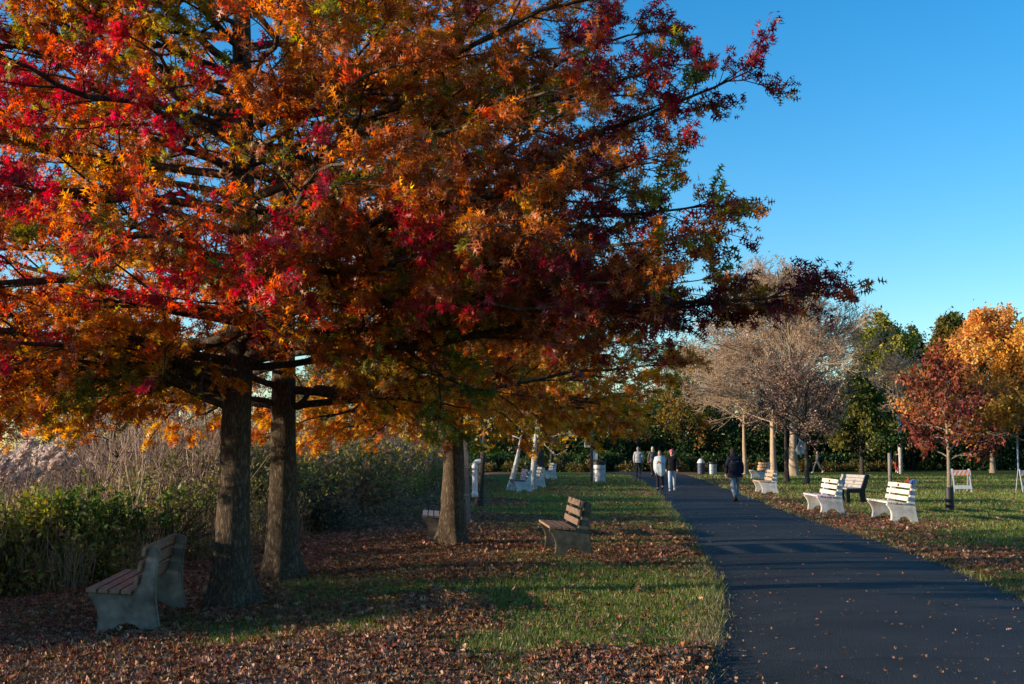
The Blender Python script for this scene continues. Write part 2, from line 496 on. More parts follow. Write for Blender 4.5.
    if thin is not None:                                # sparser foliage along the trunk
        ok = g.random(n) > thin(pos)
        pos, ax, nm, sz, ur, tw = pos[ok], ax[ok], nm[ok], sz[ok], ur[ok], tw[ok]; n = len(pos)
    col = colorfn(pos, tw, ur, g)
    leaf_mesh('crown', M_oakleaf, root, pos, ax, nm, sz, col, shape='pin', curl=g.uniform(-.6, 2.0, n))
    print(name, 'leaves', n)
    return root

PAL = {k: np.array(v) for k, v in dict(
    crimson=(.32, .022, .034), magenta=(.31, .026, .050), maroon=(.17, .022, .030), scarlet=(.48, .070, .022), orange=(.45, .140, .020),
    rust=(.30, .085, .020), gold=(.50, .25, .030), olive=(.19, .17, .022), green=(.10, .13, .022), brown=(.20, .085, .03)).items()}

def pick(wlist, u):
    """weights (n,) per colour -> colour by cumulative choice with u"""
    names = [w[0] for w in wlist]
    Wt = np.stack([np.maximum(w[1] * np.ones_like(u), 0) for w in wlist], -1)
    Wt = np.cumsum(Wt / Wt.sum(-1, keepdims=True), -1)
    i = np.minimum((u[:, None] > Wt).sum(-1), len(names) - 1)
    P = np.stack([PAL[q] for q in names])
    return P[i]

def jitter(col, g, v=.28, h=.10):
    n = len(col)
    f = np.exp(g.normal(0, v, n))[:, None] * np.exp(g.normal(0, h, (n, 3)))
    return np.clip(col * f, .004, .85)

RED_CLUMPS = np.array([(-.4, -3.0, 4.9, .95), (-.9, -3.2, 3.8, 1.05), (.35, -3.0, 3.1, .75), (-2.0, -3.0, 4.4, .7), (-.1, -2.6, 2.4, .5), (2.2, -3.2, 3.45, .45), (3.0, -3.4, 3.2, .45), (1.6, -3.4, 4.7, .5),
                       (-3.2, -2.4, 3.6, .8), (-3.6, -1.0, 4.6, .6), (-1.6, -3.6, 2.7, .5), (4.2, -2.0, 5.6, .6)])
def oakA_col(pos, twig, ur, g):
    r = np.hypot(pos[:, 0], pos[:, 1])
    n1 = noise3(twig * .62 + 3.1); n2 = noise3(twig * .85 + 17); n3 = noise3(twig * 2.4 + 41)
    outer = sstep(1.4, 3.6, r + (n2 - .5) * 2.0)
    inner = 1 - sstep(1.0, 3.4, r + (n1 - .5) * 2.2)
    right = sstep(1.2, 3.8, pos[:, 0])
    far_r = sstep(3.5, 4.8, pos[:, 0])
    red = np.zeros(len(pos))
    for (cx, cy, cz, sg) in RED_CLUMPS:
        d2 = ((twig[:, 0] - cx) ** 2 + .5 * (twig[:, 1] - cy) ** 2 + (twig[:, 2] - cz) ** 2) / sg ** 2
        red = np.maximum(red, sstep(1.2, .5, d2 + .8 * (n3 - .5)))
    red = np.maximum(red, .4 * outer * sstep(.66, .75, n1))
    low = sstep(3.4, 2.2, pos[:, 2]) * sstep(2.5, .5, pos[:, 0])  # low leaves coloured golder, standing for sunlight glowing through them
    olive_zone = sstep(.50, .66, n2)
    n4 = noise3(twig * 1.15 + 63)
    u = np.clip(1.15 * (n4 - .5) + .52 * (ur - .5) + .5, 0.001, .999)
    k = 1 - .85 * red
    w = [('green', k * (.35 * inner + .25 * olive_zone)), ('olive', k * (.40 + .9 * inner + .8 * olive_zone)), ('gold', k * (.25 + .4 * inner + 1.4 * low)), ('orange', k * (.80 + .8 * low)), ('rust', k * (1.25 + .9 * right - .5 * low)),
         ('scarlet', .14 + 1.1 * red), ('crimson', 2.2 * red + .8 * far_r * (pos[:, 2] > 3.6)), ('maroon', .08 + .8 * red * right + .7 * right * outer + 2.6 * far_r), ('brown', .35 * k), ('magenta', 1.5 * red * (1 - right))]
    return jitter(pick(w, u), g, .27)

def oakB_col(pos, twig, ur, g):
    n1 = noise3(twig * .6 + 31); n2 = noise3(twig * 1.4 + 57)
    r = np.hypot(pos[:, 0], pos[:, 1])
    inner = 1 - sstep(.8, 3.0, r)
    u = np.clip(.6 * n2 + .6 * (ur - .5) + .2, .001, .999)
    lowB = sstep(3.8, 2.4, pos[:, 2])  # sunlit glow of the lower crown put into the leaf colour
    w = [('olive', .35 + .5 * inner), ('gold', .6 + 1.2 * lowB), ('orange', .9), ('rust', 1.0 - .5 * lowB), ('scarlet', .35 * sstep(.5, .7, n1)), ('crimson', .5 * sstep(.62, .74, n1))]
    return jitter(pick(w, u), g)

def oakC_col(pos, twig, ur, g):
    n1 = noise3(twig * .7 + 71); n2 = noise3(twig * 1.4 + 93)
    u = np.clip(.6 * n2 + .6 * (ur - .5) + .2, .001, .999)
    lowC = sstep(4.2, 2.4, pos[:, 2])  # more gold low down, painting in the sun on these leaves
    w = [('olive', .3), ('gold', .9 + 1.3 * lowC), ('orange', 1.2), ('rust', 1.0 - .5 * lowC), ('brown', .3), ('scarlet', .25 * sstep(.5, .7, n1))]
    return jitter(pick(w, u), g)

AX, AY = -3.12, 13.0
def az_to(x, y): return math.atan2(y - AY, x - AX)
def sectorA(az, z):
    # shorter reach towards the path side, where single sprays stand out
    a = (az + math.pi) % (2 * math.pi) - math.pi
    if -1.5 < a < .9:
        return 3.7 if z > 2.9 else 3.2
    return 99
def T(z0, x, y, z, r=.07, arch=.25, **k):
    return (z0, 0, 1, 0, dict(target=(x, y, z), r=r, arch=arch, **k))
exA = [
    T(2.75, 2.62, 10.0, 3.02, .08, .1, side_k=.62, dense=1.5), T(2.9, 2.0, 10.6, 3.0, .065, .2, side_k=.72, dense=1.35), T(3.1, 1.7, 9.7, 3.5, .06, .2, side_k=.72, dense=1.35), T(3.2, 1.2, 9.6, 3.05, .06, .2),
    T(3.5, 2.05, 11.0, 4.05, .065, .2, side_k=.62, dense=1.5), T(3.7, 1.4, 10.0, 4.2, .06, .3, side_k=.72, dense=1.35), T(3.9, 2.45, 11.2, 5.45, .075, -.2, side_k=.6, dense=1.5), T(4.6, 1.5, 10.6, 5.3, .06, .1, side_k=.72, dense=1.35), T(5.0, 1.6, 11.6, 6.0, .06, .1, side_k=.72, dense=1.35),
    T(5.4, 1.8, 12.0, 6.8, .06, .1, side_k=.8, dense=1.3), T(3.9, 1.2, 12.6, 4.4, .06, .1), T(3.0, 1.6, 12.4, 3.2, .06, .2), T(2.8, .7, 9.8, 2.9, .06, .25),
    T(2.45, -7.6, 11.4, 2.5, .085, .35), T(2.25, -7.0, 13.4, 2.65, .105, .45, first=.35), T(2.75, -6.4, 9.6, 2.75, .07, .25), T(3.2, -5.2, 8.9, 3.0, .065, .25),
    T(3.6, -3.2, 8.5, 3.35, .06, .3), T(4.0, -1.2, 8.8, 3.9, .06, .3), T(3.0, -2.0, 9.3, 2.9, .055, .2), T(4.2, -6.2, 9.4, 4.2, .06, .3), T(4.9, -4.4, 8.6, 4.8, .06, .3),
    T(5.4, -1.8, 8.9, 5.2, .06, .3), T(2.6, -4.6, 9.5, 2.55, .06, .3), T(3.3, .3, 9.2, 3.5, .06, .2), T(4.6, .6, 9.4, 4.7, .06, .2), T(2.9, -5.6, 17.0, 3.0, .06, .2), T(4.6, -7.2, 13.0, 5.4, .05, .2, dense=1.2), T(4.4, -5.8, 14.8, 5.0, .05, .2, dense=1.2), T(5.2, -5.4, 11.6, 5.8, .05, .2, dense=1.2), T(5.8, -4.8, 12.6, 6.5, .05, .2, dense=1.2), T(5.4, -6.4, 14.0, 6.1, .05, .2, dense=1.2), T(5.0, -3.6, 10.4, 5.5, .05, .2, dense=1.2), T(6.2, -3.2, 11.4, 6.5, .05, .1), T(6.0, -6.0, 10.4, 6.5, .06, .3), T(6.4, -4.3, 9.6, 6.3, .06, .3), T(5.8, -7.2, 12.2, 6.4, .06, .3), T(2.5, -5.0, 11.6, 1.98, .05, .6), T(2.4, -6.4, 12.2, 1.95, .05, .6), T(2.5, -4.4, 10.7, 2.05, .05, .6), T(2.5, -6.6, 10.4, 2.1, .06, .45), T(2.5, -7.6, 14.6, 2.3, .06, .5), T(2.4, -5.4, 10.6, 2.3, .055, .45), T(2.7, -.2, 15.5, 2.8, .06, .2),
]
def thinA(p):
    off = np.abs(p[:, 0] + .24 * p[:, 1])              # distance from the open side facing the bench
    front = p[:, 1] < .2
    low = front & (off < .75) & (p[:, 2] < 2.75)
    gap = front & (off < .6) & (p[:, 2] > 3.75) & (p[:, 2] < 5.0)
    return np.where(low, .97, np.where(gap, .72, .06))
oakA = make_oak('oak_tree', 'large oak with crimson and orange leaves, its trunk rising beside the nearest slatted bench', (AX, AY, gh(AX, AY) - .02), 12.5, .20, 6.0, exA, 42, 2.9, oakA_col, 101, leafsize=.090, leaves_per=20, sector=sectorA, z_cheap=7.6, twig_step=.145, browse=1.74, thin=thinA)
bz = gh(-3.08, 15.6) - .02; cz = gh(-1.03, 20) - .02
exB = [T(2.3, -5.6, 14.4, 1.95, .05, .6), T(2.3, -1.4, 14.6, 2.1, .05, .5), T(2.3, -4.8, 17.0, 2.0, .05, .5), T(2.3, -6.8, 17.6, 2.5, .07, .3), T(2.3, .2, 16.6, 2.55, .07, .3), T(2.5, -1.0, 18.4, 2.5, .06, .3), T(2.6, -5.4, 13.6, 2.6, .06, .3)]
oakB = make_oak('oak_tree', 'darker oak standing just behind the biggest crimson oak, orange leaves', (-3.08, 15.6, bz), 12.5, .20, 5.2, exB, 40, 2.5, oakB_col, 202, leafsize=.098, leaves_per=15, z_cheap=9, twig_step=.17, browse=1.75)
exC = [T(2.3, -3.0, 18.6, 1.7, .05, .7), T(2.3, -2.2, 17.6, 1.75, .05, .7), T(2.3, .2, 18.0, 1.8, .05, .6), T(2.3, -3.6, 20.4, 1.75, .05, .7), T(2.3, -4.0, 19.0, 1.85, .06, .5), T(2.4, -3.4, 18.0, 2.0, .06, .5), T(2.4, 1.6, 18.6, 2.1, .06, .4), T(2.4, 2.1, 20.3, 2.2, .06, .4), T(2.5, .4, 17.4, 2.1, .06, .4), T(2.6, -1.6, 16.9, 2.2, .06, .4), T(2.7, -4.4, 21.0, 2.2, .06, .4), T(2.9, 2.0, 19.2, 2.7, .06, .3), T(3.0, 2.5, 20.2, 3.2, .05, .3, dense=1.3), T(3.4, 2.6, 19.4, 3.9, .05, .3, dense=1.3), T(3.7, 2.3, 21.0, 4.8, .05, .3, dense=1.3), T(3.2, 2.7, 20.8, 3.5, .05, .3, dense=1.3), T(2.6, 1.6, 18.6, 2.3, .06, .4), T(2.6, 2.2, 21.2, 2.4, .06, .4)]
oakC = make_oak('oak_tree', 'orange oak with drooping lower twigs, trunk hiding most of a concrete bench', (-1.03, 20.0, cz), 12.5, .20, 4.9, exC, 44, 2.5, oakC_col, 303, sector=lambda a, z: 3.7 if (a < 1.2 or a > 5.1) else 99, leafsize=.10, leaves_per=16, z_cheap=10, twig_step=.17, browse=1.62)

# ------------------------------------------------------------------ generic small trees
def make_tree(name, label, loc, height, r_base, bark, leafmat=None, crown=None, seed=1, z_first=.25, n_limbs=14, levels=3, spread=.9, up=.9, leaf=None, twig_r=.012, lean=(0, 0), sub=5, shape=None, trunk_top=.8, thick=1.0, flare=.08, leaf_shape='oval'):
    """recursive tree: trunk + limbs in one mesh, leaves in another
    leaf = (per twig, size, colorfn, spread) ; shape(t) = reach of a limb at height share t (metres)"""
    g = np.random.default_rng(seed)
    root = thing(name, label, 'tree', loc)
    W = Acc()
    tr, centre, radius = trunk_tube(height * trunk_top, r_base, max(.02, r_base * .12), flare=flare * r_base / .2, lean=lean, seed=seed, wob=.03 * height / 4, sides=12, rings=16)
    W.add(*tr)
    S0, S1, A0, A1 = [], [], [], []
    T0, T1 = [], []
    def grow(p, d, L, r, lev):
        n = 4 if lev > 0 else 2
        pts = [p]; dd = d
        for i in range(n):
            dd = unit(dd + g.normal(0, .16, 3) + np.array([0, 0, .05 * up]))
            pts.append(pts[-1] + dd * L / n)
        rr = np.linspace(r, max(twig_r * .5, r * .35), n + 1)
        for i in range(n):
            S0.append(pts[i]); S1.append(pts[i + 1]); A0.append(rr[i]); A1.append(rr[i + 1])
        if lev == 0:
            T0.append(pts[0]); T1.append(pts[-1]); return
        m = sub + g.integers(-1, 2)
        for k in range(m):
            u = .25 + .75 * (k + g.random()) / m
            f = u * n; i = min(int(f), n - 1)
            q = pts[i] + (pts[i + 1] - pts[i]) * (f - i)
            b = unit(pts[i + 1] - pts[i])
            nd = unit(b + unit(g.normal(0, 1, 3)) * spread * .8)
            grow(q, nd, L * g.uniform(.38, .62) * (1.15 - .4 * u), max(twig_r, r * .5 * (1.1 - .5 * u)), lev - 1)
    for k in range(n_limbs):
        t = (k + g.uniform(.1, .9)) / n_limbs
        hz = height * (z_first + (trunk_top * .98 - z_first) * t)
        az = k * 2.39996 + g.uniform(-.4, .4)
        el = R(15) + (R(70) - R(15)) * t * up + g.normal(0, .12)
        L = shape(t) if shape else height * .4 * (1 - .5 * t)
        d = np.array([math.cos(az) * math.cos(el), math.sin(az) * math.cos(el), math.sin(el)])
        grow(centre(hz), d, L * g.uniform(.85, 1.15), max(twig_r, radius(hz) * .55 * thick), levels - 1)
    W.add(*sticks(np.array(S0), np.array(S1), np.array(A0), np.array(A1), 4))
    W.build('trunk', bark, root, smooth=True)
    if leaf is not None:
        per, size, cfn, spr = leaf
        a0 = np.array(T0); a1 = np.array(T1)
        idx = np.repeat(np.arange(len(a0)), per)
        n = len(idx)
        pos = a0[idx] + (a1 - a0)[idx] * g.uniform(0, 1.1, n)[:, None] + g.normal(0, spr, (n, 3))
        ax = g.normal(0, .7, (n, 3)) + np.array([0, 0, -.2]); nm = g.normal(0, .8, (n, 3)) + np.array([0, 0, .4])
        col = cfn(pos, a0[idx], g)
        leaf_mesh('crown', leafmat or M_leaf, root, pos, ax, nm, size * g.uniform(.6, 1.25, n), col, shape=leaf_shape, curl=g.uniform(0, 2, n))
    return root

def tones(*cols, s=.8, o=0.0, v=.25):
    C = np.array(cols)
    def fn(pos, tw, g):
        t = np.clip(noise3(tw * s + o) * .75 + .25 * g.random(len(pos)), 0, .999) * len(C)
        return jitter(C[np.minimum(t.astype(int), len(C) - 1)], g, v)
    return fn

def tl(px, d): return (px - 512) / 1150 * d

bare_brown = tones((.16, .10, .075), (.22, .14, .10), (.10, .065, .055), s=.7)
# big bare trees right of the path
def place(x, y): return (x, y, gh(x, y) - .03)
dome = tones((.47, .30, .21), (.37, .23, .165), (.21, .135, .105), (.51, .35, .24), s=.7)
make_tree('bare_tree', 'largest bare tree, broad domed crown of fine grey twigs above the path bend', place(tl(792, 69), 69.0), 13.2, .29, M_tanbark, seed=21, z_first=.27, n_limbs=34, levels=4, sub=7, spread=.85, up=1.0, shape=lambda t: 5.6 * (1 - .5 * t), twig_r=.014, trunk_top=.72, leaf=(1, .10, dome, .14))
make_tree('bare_tree', 'bare tree with the sunlit slim trunk left of the orange slatted bench', place(tl(743.5, 76), 76.0), 9.0, .16, M_tanbark, seed=22, z_first=.36, n_limbs=24, levels=4, sub=6, up=.95, shape=lambda t: 4.2 * (1 - .5 * t), twig_r=.014, trunk_top=.75, leaf=(1, .13, dome, .14))
make_tree('bare_tree', 'bare tree whose sunlit trunk stands right behind the orange slatted bench', place(tl(772, 74), 74.0), 9.5, .19, M_tanbark, seed=23, z_first=.33, n_limbs=24, levels=4, sub=6, up=.95, shape=lambda t: 4.4 * (1 - .5 * t), twig_r=.014, trunk_top=.75, leaf=(1, .13, dome, .14))
make_tree('bare_tree', 'small bare tree with a dark straight trunk behind the white bench nearest the path bend', place(tl(785, 56), 56.0), 6.3, .13, M_darkbark, seed=24, z_first=.36, n_limbs=18, levels=4, sub=5, up=.9, shape=lambda t: 2.4 * (1 - .3 * t), twig_r=.010, trunk_top=.7, leaf=(3, .10, dome, .1))
make_tree('bare_tree', 'small bare tree with a low forked dark trunk, nearest of the bare trees', place(tl(805, 53), 53.0), 6.0, .12, M_darkbark, seed=25, z_first=.30, n_limbs=18, levels=4, sub=5, up=1.0, shape=lambda t: 1.9 * (1 - .2 * t), twig_r=.010, trunk_top=.7, leaf=(3, .10, dome, .1))
make_tree('bare_tree', 'tall bare tree with scattered bright yellow leaves left in its top', place(tl(772, 84), 84.0), 15.0, .25, M_tanbark, seed=26, z_first=.4, n_limbs=34, levels=4, sub=6, up=1.1, shape=lambda t: 6.0 * (1 - .45 * t), twig_r=.014, trunk_top=.75,
          leaf=(2, .15, tones((.55, .42, .05), (.46, .32, .16), (.36, .26, .20), (.40, .28, .21), (.33, .23, .18), s=.5), .14))
make_tree('bare_tree', 'bare tree behind the far bins, its twigs reaching under the orange oak leaves', place(tl(694, 95), 95.0), 11.0, .2, M_tanbark, seed=28, z_first=.3, n_limbs=26, levels=4, sub=6, up=1.0, shape=lambda t: 4.4 * (1 - .5 * t), twig_r=.015, trunk_top=.75, leaf=(2, .14, tones((.30, .20, .13), (.40, .26, .08), (.22, .15, .11), s=.6), .14))
make_tree('bare_tree', 'bare grey tree between the red leaved young tree and the green cone shaped one', place(tl(898, 88), 88.0), 9.5, .2, M_tanbark, seed=27, z_first=.3, n_limbs=24, levels=4, sub=5, up=1.0, shape=lambda t: 3.6 * (1 - .5 * t), twig_r=.013, trunk_top=.75, leaf=(1, .1, dome, .1))

# young red leaved tree with black trunk sleeve
red = make_tree('young_tree', 'young tree with dark red leaves and a black sleeve round its thin trunk', place(11.7, 31.0), 4.35, .065, M_greybark, seed=31, z_first=.30, n_limbs=26, levels=3, sub=5, up=.8, spread=.8, shape=lambda t: 1.18 * (1 - .55 * abs(t - .3)), twig_r=.006, trunk_top=.85, flare=.05,
                leaf=(6, .125, tones((.11, .024, .028), (.18, .04, .032), (.26, .075, .035), (.14, .03, .032), (.32, .13, .04), s=1.1), .07))
bm = bmesh.new()
lathe(bm, [(.09, 0), (.115, 0), (.118, .03), (.105, .3), (.112, .62), (.10, .64), (.085, .63), (.083, .02)], 18)
g_ = from_bm('trunk_sleeve', bm, M_black, red, smooth=True); g_.location = (0, 0, .02)

# green cone shaped tree
make_tree('cone_tree', 'dense dark green cone shaped tree on the lawn behind the black framed bench', place(tl(860, 65), 65.0), 5.7, .13, M_darkbark, seed=33, z_first=.2, n_limbs=34, levels=3, sub=6, up=.45, spread=.8, shape=lambda t: 2.1 * (1 - .86 * t), twig_r=.010, trunk_top=.95,
          leaf=(11, .21, tones((.045, .07, .018), (.055, .085, .02), (.075, .095, .022), (.15, .14, .028), (.04, .06, .018), s=.9), .16))
# orange trees
org = tones((.68, .31, .08), (.74, .39, .10), (.62, .26, .07), (.70, .40, .12), (.56, .27, .07), s=.5)
make_tree('maple_tree', 'big bright orange tree behind the young red leaved one', place(tl(990, 79), 79.0), 11.0, .19, M_greybark, seed=35, z_first=.2, n_limbs=36, levels=4, sub=5, up=.9, shape=lambda t: 4.6 * (1 - .5 * t), twig_r=.014, trunk_top=.8, leaf=(7, .24, org, .2))
make_tree('maple_tree', 'orange brown tree with pale trunk at the edge of the lawn behind the blue post', place(tl(1036, 76), 76.0), 9.5, .2, M_greybark, seed=36, z_first=.2, n_limbs=30, levels=4, sub=5, up=.9, shape=lambda t: 4.2 * (1 - .5 * t), twig_r=.014, trunk_top=.8, leaf=(6, .24, tones((.58, .26, .05), (.66, .34, .06), (.45, .19, .05), s=.5), .2))
grn = tones((.07, .12, .02), (.10, .16, .03), (.16, .18, .03), (.30, .26, .04), (.06, .10, .025), s=.45)
make_tree('tall_tree', 'tall green and yellow tree rising over the wood behind the cone shaped tree', place(tl(884, 104), 104.0), 13.6, .25, M_greybark, seed=41, z_first=.25, n_limbs=34, levels=4, sub=5, up=.9, shape=lambda t: 3.6 * (1 - .45 * t), twig_r=.014, trunk_top=.85, leaf=(6, .30, grn, .22))
make_tree('evergreen_tree', 'dark bluish evergreen behind the gap between the green and the orange tree', place(tl(922, 112), 112.0), 13.0, .25, M_darkbark, seed=42, z_first=.15, n_limbs=34, levels=4, sub=5, up=.7, shape=lambda t: 3.9 * (1 - .45 * t), twig_r=.014, trunk_top=.85, leaf=(6, .32, tones((.03, .06, .035), (.045, .075, .04), (.06, .08, .03), s=.5), .22))
make_tree('evergreen_tree', 'round topped evergreen showing above the left shoulder of the orange tree', place(tl(956, 108), 108.0), 13.6, .25, M_darkbark, seed=43, z_first=.2, n_limbs=34, levels=4, sub=5, up=.7, shape=lambda t: 3.2 * (1 - .3 * t), twig_r=.014, trunk_top=.9, leaf=(6, .30, tones((.06, .09, .02), (.09, .10, .02), (.14, .09, .02), s=.5), .22))
make_tree('yellowing_tree', 'small yellow and orange tree in front of the dark wood behind the walkers', place(tl(684, 90), 90.0), 6.8, .16, M_darkbark, seed=44, z_first=.2, n_limbs=26, levels=4, sub=4, up=.8, shape=lambda t: 2.8 * (1 - .5 * t), twig_r=.013, trunk_top=.85, leaf=(3, .22, tones((.24, .16, .03), (.30, .15, .03), (.1, .1, .02), (.14, .12, .03), s=.6), .2))
# small trees by the left benches
yg = tones((.20, .22, .03), (.32, .28, .04), (.45, .25, .03), (.14, .17, .03), s=1.0)
make_tree('crooked_tree', 'crooked small tree with yellow green leaves at the front foot of the pale bench', place(-.1, 46.5), 5.0, .12, M_palebark, seed=51, z_first=.38, n_limbs=16, levels=3, sub=5, up=.7, shape=lambda t: 2.4 * (1 - .4 * t), twig_r=.009, lean=(.9, .3), trunk_top=.8, leaf=(6, .17, yg, .12))
make_tree('pale_barked_tree', 'pale barked tree standing close behind the blue seated bench', place(.83, 46.2), 6.0, .14, M_palebark, seed=52, z_first=.42, n_limbs=18, levels=3, sub=5, up=.7, shape=lambda t: 2.6 * (1 - .4 * t), twig_r=.009, lean=(.25, .2), trunk_top=.8, leaf=(6, .17, tones((.5, .27, .04), (.55, .36, .06), (.35, .2, .04), s=1.), .12))
make_tree('dark_barked_tree', 'dark barked tree behind the second pale bench end beyond the oaks', place(1.3, 52.5), 6.0, .17, M_darkbark, seed=53, z_first=.42, n_limbs=18, levels=3, sub=5, up=.7, shape=lambda t: 2.8 * (1 - .4 * t), twig_r=.009, trunk_top=.8, leaf=(6, .18, tones((.5, .25, .04), (.5, .33, .05), (.25, .2, .04), s=1.), .12))
make_tree('dark_barked_tree', 'thin leaning dark tree beside the farthest pale bench of that row', place(2.15, 66.5), 6.6, .15, M_darkbark, seed=54, z_first=.4, n_limbs=18, levels=3, sub=5, up=.7, shape=lambda t: 2.8 * (1 - .4 * t), twig_r=.009, lean=(.6, 0), trunk_top=.8, leaf=(5, .2, tones((.4, .22, .04), (.2, .2, .04), s=1.), .12))
make_tree('gnarled_tree', 'gnarled grey brown tree right behind the white elbow pipe', place(-.93, 32.5), 5.2, .11, M_darkbark, seed=55, z_first=.4, n_limbs=18, levels=3, sub=5, up=.6, shape=lambda t: 2.4 * (1 - .4 * t), twig_r=.008, lean=(.3, .3), trunk_top=.85, leaf=(6, .16, tones((.5, .22, .03), (.55, .33, .04), (.3, .12, .03), s=1.), .12))

# ------------------------------------------------------------------ ground, path
def axis(parts):
    out = []
    for a, b, s in parts:
        out.append(np.arange(a, b, s))
    return np.unique(np.concatenate(out + [[parts[-1][1]]]))
gx = axis([(-900, -120, 60), (-120, -30, 6), (-30, -12, .8), (-12, 15, .16), (15, 40, .8), (40, 140, 6), (140, 900, 60)])
gy = axis([(-120, -6, 6), (-6, 6, .6), (6, 36, .18), (36, 96, .7), (96, 200, 8), (200, 1400, 80)])
GX, GY = np.meshgrid(gx, gy)
GZ = ground_h(GX, GY)
GZ = GZ - .02 * ((GX > path_l(GY)) & (GX < path_r(GY)))
lit = litter(GX, GY)
nb = fbm2(GX, GY, 1.1, 60)
vcol = np.stack([lit, nb, sstep(0.25, .0, np.minimum(np.abs(GX - path_l(GY)), np.abs(GX - path_r(GY))))], -1)
nx, ny = len(gx), len(gy)
ii = (np.arange(ny - 1)[:, None] * nx + np.arange(nx - 1)[None]).ravel()
fq = np.stack([ii, ii + 1, ii + 1 + nx, ii + nx], -1).ravel()

m, nt, out = newmat('ground_soil')
Lk = nt.links.new
at = N(nt, 'ShaderNodeAttribute', attribute_name='Col')
sp = N(nt, 'ShaderNodeSeparateColor'); Lk(at.outputs['Color'], sp.inputs[0])
tc = N(nt, 'ShaderNodeTexCoord')
n1 = N(nt, 'ShaderNodeTexNoise', i_Scale=9.0, i_Detail=8.0, i_Roughness=.7); Lk(tc.outputs['Object'], n1.inputs['Vector'])
n2 = N(nt, 'ShaderNodeTexVoronoi', i_Scale=11.0); Lk(tc.outputs['Object'], n2.inputs['Vector'])
gr = ramp(nt, n1.outputs['Fac'], [(.3, (.022, .042, .008)), (.55, (.050, .085, .016)), (.75, (.090, .115, .026))])
lv = ramp(nt, n2.outputs['Color'], [(.0, (.07, .034, .022)), (.4, (.15, .068, .04)), (.75, (.22, .11, .066)), (1.0, (.30, .17, .11))])
ad = N(nt, 'ShaderNodeMath', operation='ADD'); Lk(sp.outputs[0], ad.inputs[0])
sb = N(nt, 'ShaderNodeMath', operation='MULTIPLY_ADD', i_1=.9, i_2=-.45); Lk(n1.outputs['Fac'], sb.inputs[0]); Lk(sb.outputs[0], ad.inputs[1])
fr = ramp(nt, ad.outputs[0], [(.3, 0.0), (.6, 1.0)])
mx = N(nt, 'ShaderNodeMixRGB'); Lk(fr.outputs[0], mx.inputs[0]); Lk(gr.outputs[0], mx.inputs[1]); Lk(lv.outputs[0], mx.inputs[2])
mx2 = N(nt, 'ShaderNodeMixRGB'); mx2.inputs[2].default_value = (.16, .13, .085, 1)
mm = N(nt, 'ShaderNodeMath', operation='MULTIPLY', i_1=.7); Lk(sp.outputs[2], mm.inputs[0])
Lk(mm.outputs[0], mx2.inputs[0]); Lk(mx.outputs[0], mx2.inputs[1])
b = N(nt, 'ShaderNodeBsdfPrincipled', i_Roughness=.95); b.inputs['Specular IOR Level'].default_value = .1
bp = N(nt, 'ShaderNodeBump', i_Strength=.9, i_Distance=.05); Lk(n1.outputs['Fac'], bp.inputs['Height']); Lk(bp.outputs[0], b.inputs['Normal'])
Lk(mx2.outputs[0], b.inputs['Base Color']); Lk(b.outputs[0], out.inputs[0])
go = mesh_np('ground', np.stack([GX, GY, GZ], -1).reshape(-1, 3), fq, np.full(len(ii), 4), m, col=vcol.reshape(-1, 3), smooth=True)
tag(go, kind='structure')

# asphalt
m, nt, out = newmat('asphalt')
Lk = nt.links.new
tc = N(nt, 'ShaderNodeTexCoord')
n1 = N(nt, 'ShaderNodeTexNoise', i_Scale=1.1, i_Detail=5.0, i_Roughness=.6); Lk(tc.outputs['Object'], n1.inputs['Vector'])
n2 = N(nt, 'ShaderNodeTexNoise', i_Scale=120.0, i_Detail=3.0); Lk(tc.outputs['Object'], n2.inputs['Vector'])
vo = N(nt, 'ShaderNodeTexVoronoi', i_Scale=75.0); Lk(tc.outputs['Object'], vo.inputs['Vector'])
wv = N(nt, 'ShaderNodeTexVoronoi', feature='DISTANCE_TO_EDGE', i_Scale=.55)
wn = N(nt, 'ShaderNodeTexNoise', i_Scale=1.6, i_Detail=5.0); Lk(tc.outputs['Object'], wn.inputs['Vector'])
wm = N(nt, 'ShaderNodeMixRGB', i_Fac=.28); Lk(tc.outputs['Object'], wm.inputs[1]); Lk(wn.outputs['Color'], wm.inputs[2]); Lk(wm.outputs[0], wv.inputs['Vector'])
crk = ramp(nt, wv.outputs['Distance'], [(.0, .25), (.010, 1.0)])
r1 = ramp(nt, n1.outputs['Fac'], [(.3, (.013, .0135, .015)), (.7, (.029, .029, .030))])
r2 = ramp(nt, vo.outputs['Distance'], [(.1, 1.6), (.5, .75)])
mu = N(nt, 'ShaderNodeMixRGB', blend_type='MULTIPLY', i_Fac=.8); Lk(r1.outputs[0], mu.inputs[1]); Lk(r2.outputs[0], mu.inputs[2])
pn = N(nt, 'ShaderNodeTexNoise', i_Scale=.45, i_Detail=7.0, i_Roughness=.68); Lk(tc.outputs['Object'], pn.inputs['Vector'])
pr_ = ramp(nt, pn.outputs['Fac'], [(.35, .6), (.5, 1.0), (.66, 1.45)])
mu3 = N(nt, 'ShaderNodeMixRGB', blend_type='MULTIPLY', i_Fac=1.0); Lk(mu.outputs[0], mu3.inputs[1]); Lk(pr_.outputs[0], mu3.inputs[2]); mu = mu3
mu2 = N(nt, 'ShaderNodeMixRGB', blend_type='MULTIPLY', i_Fac=.8); Lk(mu.outputs[0], mu2.inputs[1]); Lk(crk.outputs[0], mu2.inputs[2])
b = N(nt, 'ShaderNodeBsdfPrincipled', i_Roughness=.78); b.inputs['Specular IOR Level'].default_value = .3
bp = N(nt, 'ShaderNodeBump', i_Strength=.6, i_Distance=.012); Lk(vo.outputs['Distance'], bp.inputs['Height']); Lk(bp.outputs[0], b.inputs['Normal'])
